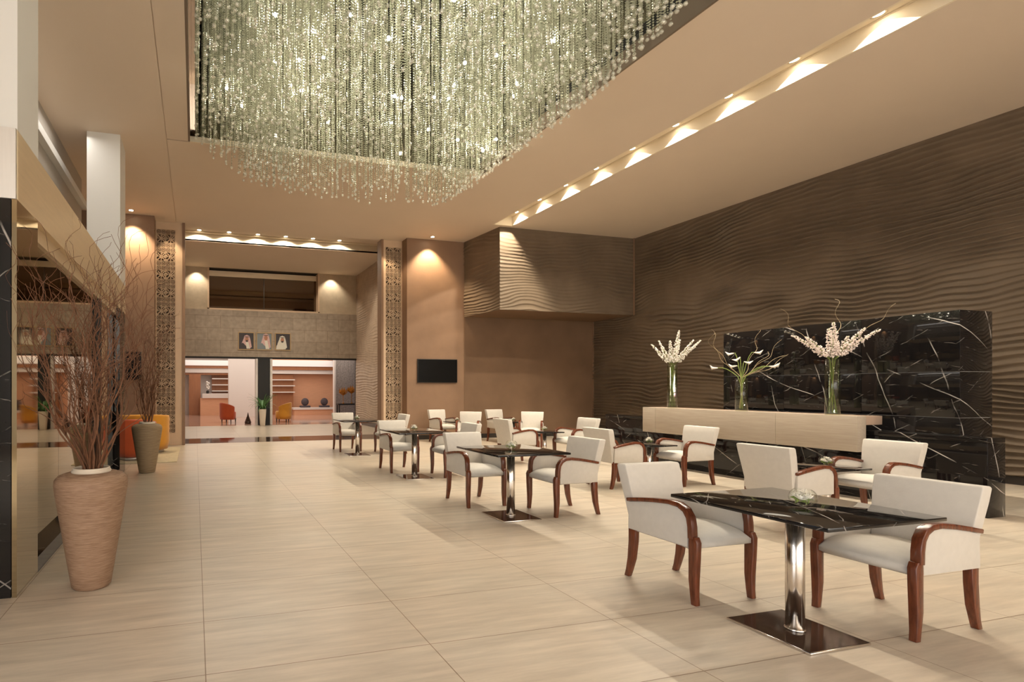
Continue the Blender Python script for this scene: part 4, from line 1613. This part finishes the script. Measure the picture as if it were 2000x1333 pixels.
def portrait(x, kind, label):
    t = empty('framed_portrait', (x, YW, 2.83))
    w, h = 0.27, 0.62
    fr = MB()
    fr.box((-w - 0.03, -0.03, -0.02), (-w, 0, h + 0.02))
    fr.box((w, -0.03, -0.02), (w + 0.03, 0, h + 0.02))
    fr.box((-w, -0.03, -0.02), (w, 0, 0.01))
    fr.box((-w, -0.03, h - 0.01), (w, 0, h + 0.02))
    fr.build('frame', M['frame'], t)
    pic = MB().box((-w, -0.012, 0.01), (w, 0, h - 0.01)).build('picture', M['p_grey'] if kind == 1 else M['p_dark'], t)
    scarf = {0: 'p_red', 1: 'p_red', 2: 'p_white'}[kind]
    robe = {0: 'p_dark', 1: 'p_grey', 2: 'p_white'}[kind]
    cx = (0.02, 0.06, -0.02)[kind]
    cz = (0.37, 0.44, 0.37)[kind]

    def disc(cx, cz, rx, rz, y, n=20):
        return MB().prism([(cx + rx * math.cos(2 * PI * k / n), cz + rz * math.sin(2 * PI * k / n)) for k in range(n)], 'y', y, y + 0.002)
    MB().prism([(cx - 0.12, cz + 0.02), (cx - 0.09, cz + 0.13), (cx, cz + 0.17), (cx + 0.09, cz + 0.13), (cx + 0.13, cz), (cx + 0.18, 0.10), (cx + 0.10, 0.02), (cx - 0.03, 0.10), (cx - 0.19, 0.22)],
               'y', -0.0150, -0.0125).build('headscarf', M[scarf], pic)
    MB().prism([(-w + 0.01, 0.02), (-w + 0.03, 0.16), (cx - 0.15, 0.25), (cx, 0.10), (cx + 0.06, 0.02)], 'y', -0.0165, -0.0150).build('robe', M[robe], pic)
    disc(cx, cz, 0.066, 0.092, -0.0175).build('face', M['skin'], pic)
    MB().prism([(cx - 0.05, cz - 0.10), (cx + 0.05, cz - 0.10), (cx + 0.12, 0.03), (cx - 0.01, 0.03)], 'y', -0.0172, -0.0166).build('collar', M['p_white'], pic)
    if kind != 1:
        disc(cx, cz - 0.060, 0.046, 0.036, -0.019).build('beard', M['p_dark'], pic)
    MB().box((cx - 0.085, -0.019, cz + 0.085), (cx + 0.085, -0.0175, cz + 0.108)).build('headband', M['p_dark'], pic)
    tag(t, label, 'picture', 'framed portraits over the lobby doorway')


portrait(1.84, 0, 'left framed portrait, man in a red-checked headscarf and dark robe')
portrait(2.51, 1, 'middle framed portrait, man turned aside before a pale grey background')
portrait(3.21, 2, 'right framed portrait, man in a plain white headscarf and robe')


# ------------------------------------------------------------------ tub chairs, rug, plant
def tub_chair(x, y, rz, mat, label, w=0.78, h=0.80, low=0.62, name='tub_chair', stretch=1.0, plinth=False):
    """round-backed chair; the open front looks towards +y of the chair"""
    t = empty(name, (x, y, 0), rz)
    n = 28
    leg = 0.12 if not plinth else 0.08
    ro, ri = w / 2, w / 2 - 0.10
    secs = []
    for i in range(n + 1):
        a = PI * 0.93 + (PI * 1.14) * i / n
        f = math.sin(PI * i / n)
        top = low + (h - low) * f ** 0.8
        c, s_ = math.cos(a), math.sin(a)
        secs.append([(ri * c * stretch, ri * s_, leg + 0.03), (ro * 0.93 * c * stretch, ro * 0.93 * s_, leg), (ro * c * stretch, ro * s_, leg + 0.15), (ro * 1.02 * c * stretch, ro * 1.02 * s_, top - 0.04),
                     (ro * c * stretch, ro * s_, top - 0.005), ((ro + ri) / 2 * c * stretch, (ro + ri) / 2 * s_, top), (ri * c * stretch, ri * s_, top - 0.03)])
    MB().sweep(None, secs, smooth=True).build('backrest', mat, t)
    MB().lathe([(1e-4, leg), (ri, leg), (ri + 0.005, 0.40), (ri - 0.03, 0.44), (1e-4, 0.45)], 32, (0, 0.03, 0), cap=False, sx=stretch).build('seat', mat, t)
    if plinth:
        MB().lathe([(1e-4, 0.0), (ri, 0.0), (ri, leg), (1e-4, leg)], 32, cap=False, sx=stretch).build('plinth', M['silver'], t)
    else:
        for a in (0.8, 2.34, 3.94, 5.48):
            MB().lathe([(0.018, 0), (0.028, leg + 0.04)], 10, (0.28 * math.cos(a), 0.28 * math.sin(a), 0)).build('leg', M['black'], t)
    tag(t, label, 'tub chair', None)
    return t


tub_chair(-1.22, 10.95, 0.0, M['orange'], 'burnt orange curved tub chair behind the olive pot', w=0.86, h=0.80, low=0.70, stretch=1.10, plinth=True)
tub_chair(-1.05, 12.0, 0.0, M['yellow'], 'mustard yellow curved tub chair behind the orange one, left seating corner', w=0.90, h=0.84, low=0.78, stretch=1.12, plinth=True)
tub_chair(1.32, 21.6, -1.15, M['orange'], 'orange tub chair alone in the far lobby before the white pier', w=0.72, h=0.80, low=0.64)
tub_chair(3.50, 21.4, 1.15, M['yellow'], 'mustard yellow tub chair in the far lobby right of the black column', w=0.74, h=0.80, low=0.64)
tag(MB().box((-3.2, 10.25, 0.0), (-0.33, 12.75, 0.012)).build('rug', M['rug'], bevel=0.003), 'pale beige rug under the left seating corner', 'rug')

t = empty('planter', (2.40, 19.25, 0))
secs = []
for z, w in ((0, 0.085), (0.30, 0.105), (0.62, 0.125)):
    secs.append([(-w, -w, z), (w, -w, z), (w, w, z), (-w, w, z)])
MB().sweep(None, secs).build('body', M['planter'], t, bevel=0.008)
MB().box((-0.11, -0.11, 0.60), (0.11, 0.11, 0.625)).build('soil', M['dark'], t)
tag(t, 'tall cream square planter at the foot of the black column', 'planter')
t = empty('strap_leaf_plant', (2.40, 19.25, 0.60))
rp = random.Random(4)
for k in range(46):
    a = rp.uniform(0, 2 * PI)
    L_ = rp.uniform(0.55, 0.82)
    lift = rp.uniform(0.6, 1.5)
    w = rp.uniform(0.016, 0.026)
    secs = []
    for j in range(7):
        f = j / 6
        r_ = 0.03 + L_ * f * 0.75
        z = L_ * (lift * f - 0.62 * f * f * (1.0 if lift > 1 else 1.3))
        ww = w * (1 - f) ** 0.5 + 0.001
        sx_, sy_ = -math.sin(a) * ww, math.cos(a) * ww
        c = (math.cos(a) * r_, math.sin(a) * r_, z + 0.02)
        secs.append([(c[0] - sx_, c[1] - sy_, c[2]), (c[0], c[1], c[2] - 0.004), (c[0] + sx_, c[1] + sy_, c[2]), (c[0], c[1], c[2] - 0.001)])
    MB().sweep(None, secs).build('leaf', M['leaf'], t)
tag(t, 'green strap-leaved plant in the cream planter', 'plant')

# lobby furniture
t = empty('reception_desk', (1.3, 28.0, 0))
MB().box((-1.05, -0.9, 0.0), (1.5, -0.35, 0.88)).build('front', M['peach'], t)
MB().box((-0.95, -1.0, 0.88), (1.5, -0.3, 1.11)).build('countertop', M['lobby_white'], t)
tag(t, 'wooden reception desk with a thick white top in the far lobby', 'desk')
t = empty('orchid', (0.62, 27.3, 1.11))
MB().lathe([(1e-4, 0), (0.06, 0), (0.08, 0.10), (0.04, 0.16), (1e-4, 0.16)], 12, cap=False).build('pot', M['black'], t)
mb = MB()
for k in range(12):
    mb.sphere((random.uniform(-.05, .08), random.uniform(-.05, .05), 0.25 + k * 0.03), 0.05, 6, 4)
mb.build('blossoms', M['petal'], t)
tag(t, 'white orchid in a dark pot on the reception desk', 'plant')
t = empty('stone_plinth_bench', (6.0, 26.6, 0))
MB().box((-1.1, -0.3, 0.0), (1.25, 0.3, 0.28)).build('front', M['peach'], t)
MB().box((-1.15, -0.35, 0.28), (1.45, 0.38, 0.38)).build('top', M['lobby_white'], t)
tag(t, 'long low peach bench with a white top before the peach wall', 'bench')
for x, lab in ((5.52, 'left'), (6.55, 'right')):
    t = empty('disc_sculpture', (x, 26.6, 0.38))
    MB().box((-0.27, -0.14, 0), (0.27, 0.14, 0.10)).build('stand', M['basalt'], t, bevel=0.03)
    mb = MB()
    mb.sphere((0, 0, 0), 0.20, 20, 14)
    mb.v = [(v[0], v[1] * 0.45, v[2] + 0.29) for v in mb.v]
    mb.build('disc', M['basalt'], t)
    tag(t, '%s of the two dark round stone discs on the low peach bench' % lab, 'sculpture', 'stone discs on the lobby bench')
t = empty('console_table', (6.45, 21.75, 0))
MB().box((-0.52, -0.2, 0.66), (0.52, 0.2, 0.72)).build('top', M['black'], t)
for a in (-0.49, 0.46):
    for b in (-0.18, 0.15):
        MB().box((a, b, 0), (a + 0.04, b + 0.04, 0.66)).build('leg', M['black'], t)
tag(t, 'black console table before the grey patterned wall', 'table')
for x, h, lab in ((6.20, 0.34, 'smaller left amber flower sculpture on the black console'), (6.58, 0.42, 'larger right amber flower sculpture on the black console')):
    t = empty('amber_flower_sculpture', (x, 21.75, 0.72))
    MB().lathe([(1e-4, 0), (0.06, 0), (0.05, 0.02), (0.014, 0.05), (0.014, h), (0.05, h + 0.06), (1e-4, h + 0.06)], 10, cap=False).build('stem', M['amber'], t)
    mb = MB()
    for k in range(12):
        a = k * 2 * PI / 12
        d = Vector((math.cos(a), math.sin(a), 0))
        p0 = Vector((0, 0, h))
        p1 = p0 + d * 0.17 + Vector((0, 0, 0.12 + 0.05 * (k % 2)))
        p2 = p0 + d * 0.19 + Vector((0, 0, 0.22 + 0.08 * (k % 3)))
        s_ = Vector((-d.y, d.x, 0)) * 0.075
        mb.add([p0, p1 + s_, p2, p1 - s_, p1 - Vector((0, 0, 0.02))], [(0, 1, 4), (1, 2, 4), (2, 3, 4), (3, 0, 4), (0, 1, 2, 3)])
    mb.build('petals', M['amber'], t)
    tag(t, lab, 'sculpture')
t = empty('floor_ornament', (2.0, 20.6, 0))
MB().lathe([(1e-4, 0.0), (0.12, 0.0), (0.13, 0.05), (0.09, 0.16), (0.035, 0.30), (0.012, 0.42), (1e-4, 0.44)], 14, cap=False).build('body', M['granite'], t)
tag(t, 'dark teardrop ornament on the lobby floor left of the planter', 'ornament')

print('objects', len(bpy.data.objects))
